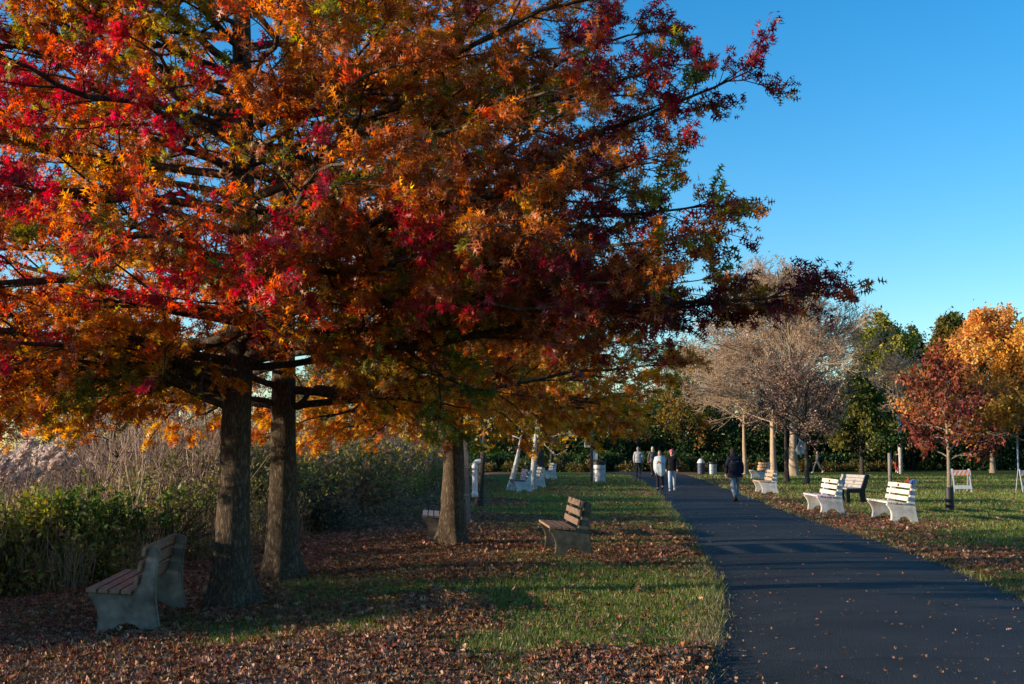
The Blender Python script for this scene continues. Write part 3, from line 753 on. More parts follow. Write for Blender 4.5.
Lk(mu2.outputs[0], b.inputs['Base Color']); Lk(b.outputs[0], out.inputs[0])
py = np.arange(-6, 92, .16)
pl = np.interp(py, PY, PL); pr = np.interp(py, PRY, PR)
kk = np.ones(13) / 13
pl = np.convolve(np.pad(pl, 6, 'edge'), kk, 'valid') + .09 * (fbm2(py * 0, py, 1.3, 5) - .5) + .16 * (noise2(py * 0, py, 3.4, 8) - .5) + .08 * (noise2(py * 0, py, 9.0, 28) - .5)
pr = np.convolve(np.pad(pr, 6, 'edge'), kk, 'valid') + .12 * (fbm2(py * 0 + 9, py, 1.3, 15) - .5) + .10 * (noise2(py * 0, py, 4.5, 18) - .5)
q = np.linspace(0, 1, 9)
V = np.stack([pl[:, None] + (pr - pl)[:, None] * q[None], np.tile(py[:, None], (1, 9)), np.tile((.004 + .03 * (1 - (2 * q - 1) ** 2) )[None], (len(py), 1))], -1)
ii = (np.arange(len(py) - 1)[:, None] * 9 + np.arange(8)[None]).ravel()
po = mesh_np('path', V.reshape(-1, 3), np.stack([ii, ii + 1, ii + 10, ii + 9], -1).ravel(), np.full(len(ii), 4), m, smooth=True)
tag(po, kind='structure')

# ------------------------------------------------------------------ grass and fallen leaves
def scatter(n, dmin, dmax, half=.62, power=1.0):
    """points in the view wedge and a margin, denser near"""
    u = rng.random(n)
    d = dmin * (dmax / dmin) ** (u ** power)
    x = rng.uniform(-1, 1, n) * d * half + rng.normal(0, .3, n)
    return x, d

def scrub_edge(y):
    return np.interp(y, [-10, 9, 14, 17, 23, 46, 75, 90], [-9.5, -8.5, -6.9, -5.4, -4.4, -3.3, -2.0, 0])

x, y = scatter(900000, 6.4, 72)
l = path_l(y); r_ = path_r(y)
edge_j = .10 * rng.standard_normal(len(x))
off = (x < l + .02 + np.abs(edge_j) * .7) | (x > r_ - .02 - np.abs(edge_j) * .7)
keep = off & (x > scrub_edge(y) - .8) & (rng.random(len(x)) > .72 * sstep(.25, .8, litter(x, y)))
x = x[keep]; y = y[keep]
l = path_l(y); r_ = path_r(y)
verge = sstep(.45, .0, np.minimum(np.abs(x - l), np.abs(x - r_)))
hgt = (.022 + .042 * rng.random(len(x)) + .04 * verge * rng.random(len(x))) * (.65 + .9 * fbm2(x, y, .9, 90)) * (1 + .012 * (y - 8))
z = ground_h(x, y)
base = np.stack([x, y, z - .003], -1)
az = rng.random(len(x)) * 6.283
w = .0035 * (1 + .07 * (y - 7)) * (.7 + .6 * rng.random(len(x)))
sdv = np.stack([np.cos(az), np.sin(az), 0 * az], -1) * w[:, None]
lean = rng.normal(0, .45, (len(x), 2))
tip = base + np.stack([lean[:, 0] * hgt, lean[:, 1] * hgt, hgt], -1)
GV = np.stack([base - sdv, base + sdv, tip], 1).reshape(-1, 3)
t = np.clip(fbm2(x, y, .7, 33) + rng.normal(0, .16, len(x)), 0, 1)[:, None]
strawy = sstep(.35, .05, np.abs(x - l)) * sstep(11.5, 9.5, y)
hgt = hgt * (1 + 1.0 * strawy); tip[:, 2] = base[:, 2] + hgt
dry = (rng.random(len(x)) < .10 + .7 * strawy + .6 * verge * noise2(x, y, .9, 4) )[:, None]
gc = (1 - t) * np.array([.07, .14, .018]) + t * np.array([.20, .22, .035])
gc = np.where(dry, np.array([.27, .21, .11]), gc) * np.exp(rng.normal(0, .2, (len(x), 1)))
o = mesh_np('grass', GV, np.arange(len(GV)), np.full(len(x), 3), M_grass, col=np.repeat(gc, 3, 0))
tag(o, 'short mown grass growing on both sides of the asphalt path', 'grass', kind='stuff')
print('blades', len(x))

LPAL = np.array([(.165, .075, .044), (.22, .098, .054), (.28, .135, .074), (.115, .056, .038), (.19, .068, .036), (.34, .205, .125), (.26, .145, .09), (.29, .112, .045), (.145, .078, .055)])
x, y = scatter(800000, 6.6, 62)
l = path_l(y); r_ = path_r(y)
onp = (x > l) & (x < r_)
inner = np.minimum(x - l, r_ - x)
p = np.where(onp, .0060 + .16 * np.exp(-np.clip(inner, 0, 9) / .11), .04 + .80 * sstep(.12, .85, litter(x, y)))
keep = (rng.random(len(x)) < p) & (x > scrub_edge(y) - 1.2)
x = x[keep]; y = y[keep]; onp = onp[keep]
n = len(x)
q = np.clip((x - path_l(y)) / (path_r(y) - path_l(y)), 0, 1)
z = np.where(onp, .012 + .03 * (1 - (2 * q - 1) ** 2), ground_h(x, y) + .012 + .03 * rng.random(n))
nm = rng.normal(0, .36, (n, 3)) + np.array([0, 0, .95]); ax = rng.normal(0, 1, (n, 3)) * np.array([1, 1, .2])
sz = .045 * np.exp(np.clip(rng.normal(0, .32, n), -.8, .62)) * (1 + .010 * (y - 7)) * np.where(onp, .62, 1)
tn = np.clip(noise2(x, y, .5, 13) * .5 + rng.random(n) * .6, 0, .999)
lc = jitter(LPAL[(tn * len(LPAL)).astype(int)], rng, .25)
lc = np.where(onp[:, None], lc * .6 + np.array([.085, .058, .043]), lc)
lc = np.where((rng.random(n) < .004)[:, None], np.array([.55, .20, .03]), lc)
o = leaf_mesh('fallen_leaves', M_litter, None, np.stack([x, y, z], -1), ax, nm, sz, lc, shape='oak', curl=rng.uniform(-3.5, 1.5, n))
tag(o, 'brown and rust oak leaves fallen on the grass and path', 'leaves', kind='stuff')
print('litter', n)

# ------------------------------------------------------------------ scrub at the left
def clump_leaves(centres, radii, count, size, cols, g, shape='oval', flat=.8, s=.9):
    N_ = len(centres)
    idx = np.repeat(np.arange(N_), count)
    n = len(idx)
    d = unit(g.normal(0, 1, (n, 3))) * (g.random(n) ** .45)[:, None]
    pos = centres[idx] + d * radii[idx][:, None] * np.array([1, 1, flat])
    ax = d * .5 + g.normal(0, .6, (n, 3)) + np.array([0, 0, -.1]); nm = d + g.normal(0, .7, (n, 3)) + np.array([0, 0, .4])
    C = np.array(cols)
    t = np.clip(noise3(centres * s)[idx] * .7 + .3 * g.random(n), 0, .999)
    col = jitter(C[(t * len(C)).astype(int)], g, .28)
    return pos, ax, nm, size * g.uniform(.55, 1.3, n), col

g = np.random.default_rng(77)
# green undergrowth
cs, rs = [], []
for k in range(760):
    yy = 12.5 + 62 * g.random() ** 1.7
    if k >= 620: yy = g.uniform(10.0, 13.2)  # tall clumps out of view, added to keep sun off the trunk foot
    depth = g.random() ** 1.3 * (5.0 + .05 * yy)
    xx = float(scrub_edge(yy)) - .35 - depth
    top = min(1.85, .45 + .75 * depth) * (.65 + .6 * float(noise2(np.array([xx]), np.array([yy]), .45, 3)[0]))
    rr = g.uniform(.22, .5)
    if xx / yy < -.33 and yy > 13: top *= .68
    if k >= 620: xx = -8.6 - 2.4 * g.random(); top = 2.0
    zz = gh(xx, yy) + g.uniform(.15, 1.0) * top
    if yy > 30: rr *= 1.5
    cs.append((xx, yy, zz)); rs.append(rr)
cs = np.array(cs); rs = np.array(rs)
A = clump_leaves(cs, rs, 210, .078, [(.07, .095, .03), (.10, .125, .04), (.13, .15, .045), (.20, .20, .055), (.28, .23, .07), (.25, .18, .10), (.20, .14, .09)], g)
leafA = leaf_arrays(*A, shape='oval', curl=g.uniform(0, 2, len(A[0])))
acc = Acc()
acc.add(leafA[0], leafA[1], leafA[2], leafA[3])
n = 2600
yy = 12.5 + 60 * g.random(n) ** 1.6
xx = scrub_edge(yy) - .3 - g.random(n) ** 1.2 * 5.5
p0 = np.stack([xx, yy, ground_h(xx, yy) - .05], -1)
p1 = p0 + np.stack([g.normal(0, .25, n), g.normal(0, .25, n), g.uniform(.7, 2.0, n) * np.clip((scrub_edge(yy) - xx) * .5 + .4, .4, 1)], -1)
acc.add(*sticks(p0, p1, np.full(n, .009), np.full(n, .004), 3), np.array([.085, .06, .045]))
n = 1100
yy = 12.8 + 50 * g.random(n) ** 1.6
xx = scrub_edge(yy) - .3 - g.random(n) * (2.2 + .06 * yy)
hh = g.uniform(.9, 2.0, n) * np.clip(.55 + .35 * (scrub_edge(yy) - xx), .5, 1.0) * np.where((xx / yy < -.33), .72, 1)
p0 = np.stack([xx, yy, ground_h(xx, yy) - .03], -1)
dd = unit(np.stack([g.normal(0, .22, n), g.normal(0, .22, n), np.ones(n)], -1))
p1 = p0 + dd * hh[:, None]
acc.add(*sticks(p0, p1, np.full(n, .008), np.full(n, .003), 3), np.array([.16, .11, .075]))
idx = np.repeat(np.arange(n), 34)
u = g.uniform(.35, 1.02, len(idx))
pos = p0[idx] + dd[idx] * (hh[idx] * u)[:, None] + g.normal(0, .055, (len(idx), 3))
WC = np.array([(.12, .14, .04), (.20, .20, .055), (.27, .21, .07), (.24, .16, .09), (.09, .12, .035), (.32, .26, .08)])
cc = jitter(WC[g.integers(0, 6, n)][idx], g, .25)
acc.add(*leaf_arrays(pos, dd[idx] * .5 + g.normal(0, .7, (len(idx), 3)), g.normal(0, 1, (len(idx), 3)), .085 * g.uniform(.6, 1.3, len(idx)), cc, shape='oval', curl=g.uniform(0, 2, len(idx))))
o = acc.build('undergrowth', M_leaf)
tag(o, 'tangled green weeds and low bushes along the foot of the bank', 'undergrowth', kind='stuff')

# brown leafless brush behind
acc = Acc()
def brush(n, xf, yf, hf, tint, g, lean=.30):
    yy = yf(n); xx = xf(yy, n)
    kk_ = ~((xx / yy < -.355) & (yy > 16) & (yy < 38)); xx = xx[kk_]; yy = yy[kk_]; n = len(xx)
    h = hf(n) * (.50 + .72 * fbm2(xx, yy, .16, 11))
    p = np.stack([xx, yy, ground_h(xx, yy) - .05], -1)
    d = np.stack([g.normal(0, lean, n), g.normal(0, lean, n), np.ones(n)], -1)
    d = unit(d)
    r = .011 * (1 + .02 * np.clip(yy - 14, 0, 60)) * g.uniform(.7, 1.3, n)
    mid = p + d * (h * .5)[:, None]
    d2 = unit(d + g.normal(0, .30, (n, 3)))
    top = mid + d2 * (h * .5)[:, None]
    cc = np.array(tint)[g.integers(0, len(tint), n)]
    for a, b_, r0, r1 in ((p, mid, r, r * .75), (mid, top, r * .75, r * .4)):
        acc.add(*sticks(a, b_, r0, r1, 3), np.repeat(cc, 6, 0))
    for k in range(7):
        u = g.uniform(.2, 1, n)[:, None]
        q0 = np.where(k < 2, p + (mid - p) * (.3 + .7 * u), mid + (top - mid) * u)
        q1 = q0 + unit(d2 + g.normal(0, .55, (n, 3))) * (h * g.uniform(.12, .32, n))[:, None]
        acc.add(*sticks(q0, q1, r * .5, r * .25, 3), np.repeat(cc, 6, 0))
TB = [(.20, .13, .095), (.28, .19, .14), (.16, .11, .085), (.34, .24, .18), (.24, .15, .12)]
brush(9000, lambda y, n: scrub_edge(y) - 1.6 - g.random(n) ** .9 * 14, lambda n: 13 + 62 * g.random(n) ** 1.25, lambda n: g.uniform(1.9, 3.6, n), TB, g)
brush(1500, lambda y, n: -9.5 - g.random(n) * 20, lambda n: g.uniform(9.5, 14, n), lambda n: g.uniform(1.8, 3.2, n), TB, g)
brush(420, lambda y, n: -10 - g.random(n) * 16, lambda n: g.uniform(4.5, 9.8, n), lambda n: g.uniform(1.6, 3.0, n), TB, g)  # sparse stems out of view, added to break sunlight into streaks
brush(900, lambda y, n: -11 - g.random(n) * 22, lambda n: g.uniform(-8, 5.0, n), lambda n: g.uniform(1.6, 3.0, n), TB, g)
o = acc.build('brush', M_twigcol)
tag(o, 'brown leafless brush standing behind the green weeds', 'brush', kind='stuff')

# dry tall grass at the foot of the scrub
n = 5200
yy = 13 + 30 * g.random(n) ** 1.4
xx = scrub_edge(yy) + .15 - g.random(n) ** 1.5 * 1.6
cl = noise2(xx, yy, .8, 6)
ok = cl > .42; xx = xx[ok]; yy = yy[ok]; n = len(xx)
p0 = np.stack([xx, yy, ground_h(xx, yy) - .02], -1)
h = g.uniform(.25, .95, n)
d = np.stack([g.normal(0, .2, n), g.normal(0, .2, n), np.ones(n)], -1)
p1 = p0 + d * (h * .6)[:, None]; p2 = p1 + (d + g.normal(0, .25, (n, 3))) * (h * .4)[:, None]
acc = Acc()
cc = np.array([(.24, .16, .10), (.30, .22, .14), (.17, .11, .075)])[g.integers(0, 3, n)]
acc.add(*sticks(p0, p1, np.full(n, .006), np.full(n, .004), 3), np.repeat(cc, 6, 0))
acc.add(*sticks(p1, p2, np.full(n, .004), np.full(n, .0015), 3), np.repeat(cc, 6, 0))
o = acc.build('dry_grass', M_twigcol)
tag(o, 'dry straw coloured tall grass at the edge of the weeds', 'grass', kind='stuff')

# reeds with plumes
n = 120
yy = g.uniform(25, 34, n); xx = -10.6 - g.random(n) * 6.5 - (yy - 25) * .2
h = g.uniform(1.9, 2.6, n)
p0 = np.stack([xx, yy, ground_h(xx, yy)], -1)
bend = np.stack([g.normal(.25, .12, n), g.normal(0, .1, n), np.ones(n)], -1)
p1 = p0 + bend * (h * .82)[:, None]
acc = Acc()
acc.add(*sticks(p0, p1, np.full(n, .009), np.full(n, .005), 3), np.array([.30, .22, .14]))
acc2n = 260
idx = np.repeat(np.arange(n), acc2n)
m_ = len(idx)
u = g.random(m_)
axis_d = unit(bend + np.array([.35, 0, -.1]))
wid = .10 * np.sin(np.pi * np.clip(u, .04, .96)) ** .8
pos = p1[idx] + axis_d[idx] * (u * .5)[:, None] + g.normal(0, 1, (m_, 3)) * wid[:, None] * .6
axl = axis_d[idx] + g.normal(0, .35, (m_, 3)) + np.array([.3, 0, -.2])
la = leaf_arrays(pos, axl, g.normal(0, 1, (m_, 3)), .10 * g.uniform(.6, 1.3, m_), jitter(np.tile(np.array([.60, .49, .43]), (m_, 1)), g, .15, .04), shape='dia')
acc.add(*la)
o = acc.build('reeds', M_leaf)
tag(o, 'tall reeds with pale feathery plumes behind the weeds', 'reeds', kind='stuff')

# single shrubs in the scrub
def shrub(name, label, x, y, h, w, nleaf, cols, seed, leaf=.10, stems=16, bark=M_darkbark, cat='shrub'):
    g = np.random.default_rng(seed)
    root = thing(name, label, cat, (x, y, gh(x, y)))
    S0, S1, R0, R1, tips = [], [], [], [], []
    for k in range(stems):
        az = g.random() * 6.283; el = g.uniform(.75, 1.5)
        d = np.array([math.cos(az) * math.cos(el), math.sin(az) * math.cos(el), math.sin(el)])
        d[:2] *= w / h * 1.6
        L = h * g.uniform(.55, 1.0) / max(d[2], .3) * .85
        p = np.array([g.normal(0, .06), g.normal(0, .06), -.05])
        r = .014 * g.uniform(.8, 1.6) * (h / 2)
        for i in range(5):
            d = unit(d + g.normal(0, .14, 3))
            q = p + d * L / 5
            S0.append(p); S1.append(q); R0.append(r); R1.append(r * .78); r *= .78; p = q
            if i > 0:
                for j in range(3):
                    e = p + unit(d + g.normal(0, .7, 3)) * h * g.uniform(.12, .28)
                    S0.append(p); S1.append(e); R0.append(r * .55); R1.append(.003); tips.append(e)
                    for jj in range(2):
                        e2 = e + unit(e - p + g.normal(0, .25, 3)) * h * g.uniform(.06, .16)
                        S0.append(e); S1.append(e2); R0.append(.0045); R1.append(.002); tips.append(e2)
    A_ = Acc(); A_.add(*sticks(np.array(S0), np.array(S1), np.array(R0), np.array(R1), 4))
    A_.build('stems', bark, root, smooth=True)
    if nleaf:
        tips = np.array(tips)
        A = clump_leaves(tips, np.full(len(tips), .13 * h / 2), max(1, nleaf // len(tips)), leaf, cols, g, s=1.6)
        leaf_mesh('foliage', M_leaf, root, *A, shape='oval', curl=g.uniform(0, 2, len(A[0])))
    return root
G1 = [(.045, .095, .02), (.065, .125, .025), (.095, .16, .03), (.14, .19, .04)]
shrub('green_shrub', 'bushy dark green shrub at the picture edge below the reed plumes', -7.9, 17.0, 1.25, 1.4, 4200, G1, 61)
shrub('green_shrub', 'green shrub with arching sprays behind the near bench seat', -6.6, 18.4, 1.5, 1.3, 3600, G1, 62)
shrub('yellowing_shrub', 'yellow green shrub among dark weeds, halfway between reeds and near bench', -7.3, 17.2, 1.25, .8, 2600, [(.16, .17, .03), (.26, .24, .035), (.10, .13, .025)], 63)
shrub('bare_shrub', 'dark leafless shrub with crooked branches left of the biggest oak trunk', -5.6, 18.6, 2.1, 1.2, 0, None, 64, stems=9)
shrub('rusty_shrub', 'reddish brown shrub between the second and third oak trunks', -4.6, 30.0, 2.1, 1.9, 4200, [(.20, .11, .07), (.27, .14, .08), (.17, .14, .06), (.28, .20, .08)], 65)
shrub('olive_shrub', 'olive green shrub just left of the third oak trunk, behind bare twigs', -4.4, 36.0, 2.6, 2.1, 5200, [(.12, .13, .04), (.18, .17, .05), (.27, .22, .06)], 66, leaf=.12)
shrub('olive_shrub', 'olive and yellow shrub right behind the second oak trunk', -5.9, 26.0, 2.5, 1.9, 4800, [(.13, .13, .045), (.20, .18, .055), (.28, .22, .065)], 67, leaf=.11)
shrub('grey_shrub', 'grey twiggy shrub low on the bank left of the third oak', -4.3, 25.5, 1.2, 1.2, 900, [(.10, .09, .06), (.07, .075, .04)], 68, stems=30)
make_tree('sapling', 'bare forked sapling rising out of the brush under the crimson branches', place(-8.3, 25.5), 4.3, .07, M_darkbark, seed=71, z_first=.35, n_limbs=12, levels=3, sub=4, up=.8, shape=lambda t: 1.3 * (1 - .4 * t), twig_r=.007, lean=(-.7, 0))
make_tree('sapling', 'upright bare sapling with a sunlit trunk in the brush left of the biggest oak', place(-8.0, 25.0), 4.1, .075, M_greybark, seed=72, z_first=.4, n_limbs=12, levels=3, sub=4, up=.8, shape=lambda t: 1.2 * (1 - .4 * t), twig_r=.007, lean=(.35, 0))
# trees further left on the marsh side (their tops close the view under the oaks)
make_tree('marsh_tree', 'leafless mauve grey tree in the marsh beyond the reeds', place(-20.0, 52.0), 7.0, .14, M_greybark, seed=73, z_first=.15, n_limbs=26, levels=4, sub=5, up=.9, shape=lambda t: 3.6 * (1 - .5 * t), twig_r=.012, leaf=(1, .09, bare_brown, .1))
make_tree('marsh_tree', 'leafless brown tree in the marsh behind the two upright saplings', place(-14.5, 50.0), 6.4, .14, M_greybark, seed=74, z_first=.15, n_limbs=26, levels=4, sub=5, up=.9, shape=lambda t: 3.4 * (1 - .5 * t), twig_r=.012, leaf=(1, .09, bare_brown, .1))
make_tree('marsh_tree', 'olive leaved tree in the marsh between the second and third oak trunks', place(-9.6, 58.0), 6.4, .14, M_greybark, seed=75, z_first=.12, n_limbs=26, levels=4, sub=5, up=.9, shape=lambda t: 3.4 * (1 - .5 * t), twig_r=.012, leaf=(2, .16, tones((.10, .10, .03), (.16, .13, .05), (.2, .16, .05), s=.8), .15))

# ------------------------------------------------------------------ far wood
g = np.random.default_rng(88)
cs, rs = [], []
for k in range(900):
    px = g.uniform(430, 1260)
    d = g.uniform(88, 106)
    top = 4.6 + 2.6 * float(noise2(np.array([px * .02]), np.array([0.]), 1.0, 2)[0]) + (2.0 if px > 820 else 0)
    zz = (g.random() ** .8) * top
    if d < 92: zz *= .55
    cs.append((tl(px, d), d, zz)); rs.append(g.uniform(.7, 1.6))
for k in range(120):
    px = g.uniform(470, 860); d = g.uniform(84.5, 87.5)
    cs.append((tl(px, d), d, g.uniform(.2, .9))); rs.append(g.uniform(.5, .9))
cs = np.array(cs); rs = np.array(rs)
A = clump_leaves(cs, rs, 330, .24, [(.016, .038, .014), (.024, .054, .017), (.032, .066, .02), (.045, .07, .022), (.07, .065, .025)], g, shape='oval', s=.35)
leafA = leaf_arrays(*A, shape='oval', curl=g.uniform(0, 2, len(A[0])))
acc = Acc(); acc.add(*leafA)
c2 = np.stack([tl(g.uniform(470, 900, 90), 84.0), g.uniform(82.8, 84.5, 90), g.uniform(.05, .5, 90)], -1)
A = clump_leaves(c2, g.uniform(.35, .7, 90), 260, .16, [(.16, .09, .03), (.20, .14, .04), (.07, .08, .02), (.12, .06, .03)], g, s=.5)
acc.add(*leaf_arrays(*A, shape='oval', curl=g.uniform(0, 2, len(A[0]))))
n = 260
px = g.uniform(440, 1240, n); d = g.uniform(89, 104, n)
p0 = np.stack([tl(px, d), d, -.1 + 0 * d], -1); p1 = p0 + np.stack([g.normal(0, .5, n), g.normal(0, .3, n), g.uniform(4, 7.5, n)], -1)
acc.add(*sticks(p0, p1, g.uniform(.06, .14, n), np.full(n, .03), 5), np.array([.06, .05, .042]))
o = acc.build('thicket', M_leaf)
tag(o, 'dark evergreen thicket closing off the far side of the lawn', 'thicket', kind='stuff')
# far woods all round behind it
cs, rs = [], []
for k in range(700):
    a = g.uniform(-1.05, 1.05)
    d = g.uniform(135, 175)
    cs.append((d * math.sin(a), d * math.cos(a), g.random() * 8.0)); rs.append(g.uniform(1.8, 3.4))
cs = np.array(cs); rs = np.array(rs)
A = clump_leaves(cs, rs, 260, .36, [(.05, .045, .03), (.07, .055, .038), (.09, .065, .048), (.11, .075, .055)], g, shape='oval', s=.1)
o = leaf_mesh('woods', M_leaf, None, *A, shape='dia', curl=g.uniform(0, 2, len(A[0])))
tag(o, 'far wood along the horizon', 'woods', kind='stuff')

# ------------------------------------------------------------------ benches
END_PROF = [(.03, 0), (.065, .09), (.075, .18), (.055, .27), (.01, .35), (-.03, .395), (-.035, .425), (.0, .435), (.38, .405), (.43, .45), (.46, .53), (.495, .66), (.515, .76)]
_c = (.575, .795); _r = .062
END_PROF += [(_c[0] + _r * math.cos(a), _c[1] + _r * math.sin(a)) for a in [R(200), R(170), R(140), R(110), R(80), R(50), R(20), R(-10), R(-35)]]
END_PROF += [(.612, .66), (.60, .50), (.605, .34), (.63, .17), (.675, 0), (.50, 0), (.475, .065), (.42, .115), (.34, .132), (.27, .115), (.215, .065), (.19, 0)]

def prism(bm, prof, y0, y1):
    a = [bm.verts.new((x, y0, z)) for x, z in prof]; b = [bm.verts.new((x, y1, z)) for x, z in prof]
    bm.faces.new(a); bm.faces.new(list(reversed(b)))
    n = len(prof)
    for i in range(n):
        bm.faces.new((a[i], b[i], b[(i + 1) % n], a[(i + 1) % n]))

def make_bench(label, loc, rz, m_end, m_seat, m_back, length=1.62, plaque=True, group=None, nback=3, scale=1.0, seed=0):
    """local: front towards -x, length along +y, from the near end at y=0"""
    rr = random.Random(seed)
    t = thing('park_bench', label, 'bench', loc, rz, group)
    t.scale = (scale,) * 3
    for y0 in (0.0, length):
        bm = bmesh.new()
        prism(bm, [(x, z - .03 if z == 0 else z) for x, z in END_PROF], y0 - .055, y0 + .055)
        from_bm('end_support', bm, m_end, t, bevel=.012)
    bm = bmesh.new()
    for k in range(4):
        add_box(bm, (.094, length + .20, .036), (.012 + k * .108, length / 2 + rr.uniform(-.008, .008), .4555 - k * .0075), Matrix.Rotation(R(4), 4, 'Y'))
    from_bm('seat', bm, m_seat, t, bevel=.005)
    bm = bmesh.new()
    dx, dz = .145, .40
    ang = math.atan2(.06, .31)
    for k in range(nback):
        z = .535 + k * (.285 / max(1, nback - 1))
        xx = .425 + (z - .53) * .235
        add_box(bm, (.034, length + .20, .098 if nback == 3 else .075), (xx, length / 2 + rr.uniform(-.008, .008), z), Matrix.Rotation(ang, 4, 'Y'))
    from_bm('backrest', bm, m_back, t, bevel=.005)
    if plaque:
        bm = bmesh.new()
        z = .82; xx = .425 + (z - .53) * .235 - .0215
        add_box(bm, (.008, .14, .06), (xx, length / 2, z), Matrix.Rotation(ang, 4, 'Y'))
        from_bm('plaque', bm, M_plaque, t, bevel=.002)
    return t
def bloc(x, y, dz=0): return (x, y, gh(x, y) + dz)

make_bench('nearest bench, grey concrete ends and brown slats, back turned, beside the biggest oak trunk', bloc(-4.08, 11.35), R(7), M_concrete, M_wood, M_wood, length=1.62, seed=1, scale=1.0)
make_bench('brown slatted bench with dark ends standing in leaves between third oak and path', bloc(.60, 17.8), R(4), M_mossconc, M_wood, M_wood_mid, seed=2, scale=.97, plaque=False)
make_bench('grey concrete bench mostly hidden behind the third oak trunk', bloc(-1.60, 21.2), R(4), M_concrete, M_greyplank, M_greyplank, seed=3, plaque=False)
make_bench('pale bench with dark blue seat under the pale barked tree', bloc(.12, 44.0), R(7), M_whiteconc, M_wood_blue, M_wood_blue, seed=4, plaque=False)
make_bench('second pale concrete bench in the far row, in front of a dark trunk', bloc(.78, 49.2), R(5), M_whiteconc, M_greyplank, M_greyplank, seed=5, plaque=False)
make_bench('farthest small pale bench left of the path, beside a thin leaning tree', bloc(1.8, 63.0), R(5), M_whiteconc, M_greyplank, M_greyplank, seed=6, plaque=False)
BW = make_bench('white slatted bench with red and white flowers on its back corner', bloc(8.42, 26.0), R(-3), M_whiteconc, M_wood_white, M_wood_white, seed=7, nback=3)
make_bench('white slatted bench with a faded pink seat beside the path', bloc(7.76, 29.4), R(-3), M_whiteconc, M_wood_pink, M_wood_white, seed=8, nback=3)
make_bench('pale bench with brown seat at the path edge behind the lone walking man', bloc(9.1, 42.5), R(-4), M_whiteconc, M_wood_tan, M_wood_tan, seed=9, plaque=False)
make_bench('pale ended bench with bright orange backrest in front of bare trunks', bloc(13.05, 61.5), R(2), M_whiteconc, M_greyplank, M_wood_orange, seed=10, plaque=False, scale=1.06)

# black framed bench
t = thing('park_bench', 'black framed bench with a wide grey board back behind the white benches', 'bench', bloc(10.08, 35.0), R(8))
for y0 in (0.0, 1.5):
    bm = bmesh.new()
    prism(bm, [(.0, -.02), (.12, -.02), (.12, .33), (.44, .33), (.50, -.02), (.62, -.02), (.60, .40), (.76, .84), (.70, .88), (.63, .86), (.46, .45), (.0, .43)], y0 - .05, y0 + .05)
    from_bm('end_support', bm, M_darkwood, t, bevel=.008)
bm = bmesh.new()
for k in range(3):
    add_box(bm, (.135, 1.66, .036), (.06 + k * .145, .75, .452), None)
from_bm('seat', bm, M_greyplank, t, bevel=.005)
bm = bmesh.new()
for k in range(4):
    z = .515 + k * .098
    add_box(bm, (.034, 1.40 + .26, .093), (.462 + (z - .5) * .39, .75, z), Matrix.Rotation(R(21), 4, 'Y'))
from_bm('backrest', bm, M_greyplank, t, bevel=.005)

# flowers on the white bench
def flat_mat(name, c, rough=.6): return surf_mat(name, tuple(v * .85 for v in c), c, 8, rough, .0)
M_red = flat_mat('red_petal', (.60, .03, .03)); M_blue = flat_mat('blue_petal', (.08, .16, .55)); M_wht = flat_mat('white_petal', (.78, .78, .76)); M_stem = flat_mat('stem_green', (.05, .10, .03))
a = R(-3)
loc = (8.42 + .58 * math.cos(a) - .03 * math.sin(a) - .03, 26.0 + .58 * math.sin(a) + .05, gh(8.42, 26.0) + .855)
t = thing('flower_bouquet', 'small bunch of red, blue and white flowers on the white bench back', 'flowers', loc)
t.scale = (.72, .72, .72)
g = np.random.default_rng(5)
bm = bmesh.new()
for k in range(14):
    a_ = g.random() * 6.28
    add_cyl(bm, .006, .004, (0, 0, -.03), (.10 * math.cos(a_) * g.random(), .10 * math.sin(a_), .10 + .06 * g.random()), 6)
from_bm('stems', bm, M_stem, t)
for nm_, mt_, ang0 in (('red_blossoms', M_red, 3.4), ('blue_blossoms', M_blue, 4.9), ('white_blossoms', M_wht, .4)):
    bm = bmesh.new()
    for k in range(9):
        c_ = Vector((.09 * math.cos(ang0) + g.normal(0, .045), .07 * math.sin(ang0) + g.normal(0, .045), .11 + g.normal(0, .04)))
        for j in range(6):
            q_ = j * 1.047
            add_ball(bm, .022, c_ + Vector((.022 * math.cos(q_), .022 * math.sin(q_), .004 * (j % 2))), (1, 1, .55), 8, 6)
        add_ball(bm, .014, c_ + Vector((0, 0, .012)), (1, 1, .8), 8, 6)
    from_bm(nm_, bm, mt_, t, smooth=True)

# ------------------------------------------------------------------ posts, bins, barricades
# post + white elbow pipe
px_, py_ = -1.0, 25.8
t = thing('wooden_post', 'weathered grey wooden post right of the third oak trunk', 'post', bloc(px_, py_), 0)
bm = bmesh.new(); add_box(bm, (.10, .10, 1.95), (0, 0, .90), Matrix.Rotation(R(-2), 4, 'Y')); from_bm('shaft', bm, M_post, t, bevel=.01)
for z in (.62, 1.22):
    bm = bmesh.new(); add_box(bm, (.118, .118, .03), (.0, .0, z), Matrix.Rotation(R(-2), 4, 'Y'))
    from_bm('strap', bm, M_galv, t, bevel=.004)
t = thing('elbow_pipe', 'white plastic pipe with a bent top fixed to the grey wooden post', 'pipe', (px_ + .17, py_ - .02, gh(px_, py_)), 0)
bm = bmesh.new()
pts = [(0, 0, .60), (0, 0, .72), (0, 0, 1.26)] + [(.09 - .09 * math.cos(q_), 0, 1.26 + .09 * math.sin(q_)) for q_ in np.linspace(.2, 1.57, 7)] + [(.13, 0, 1.35)]
v, f, c = tube(np.array(pts), np.full(len(pts), .062), 18)
o = mesh_np('pipe_body', v, f, c, M_plastic_w, t, smooth=True)
bm.free(); bm = bmesh.new()
lathe(bm, [(.0, .57), (.075, .57), (.075, .67), (.063, .675)], 20); from_bm('end_cap', bm, M_plastic_w, t, smooth=True)
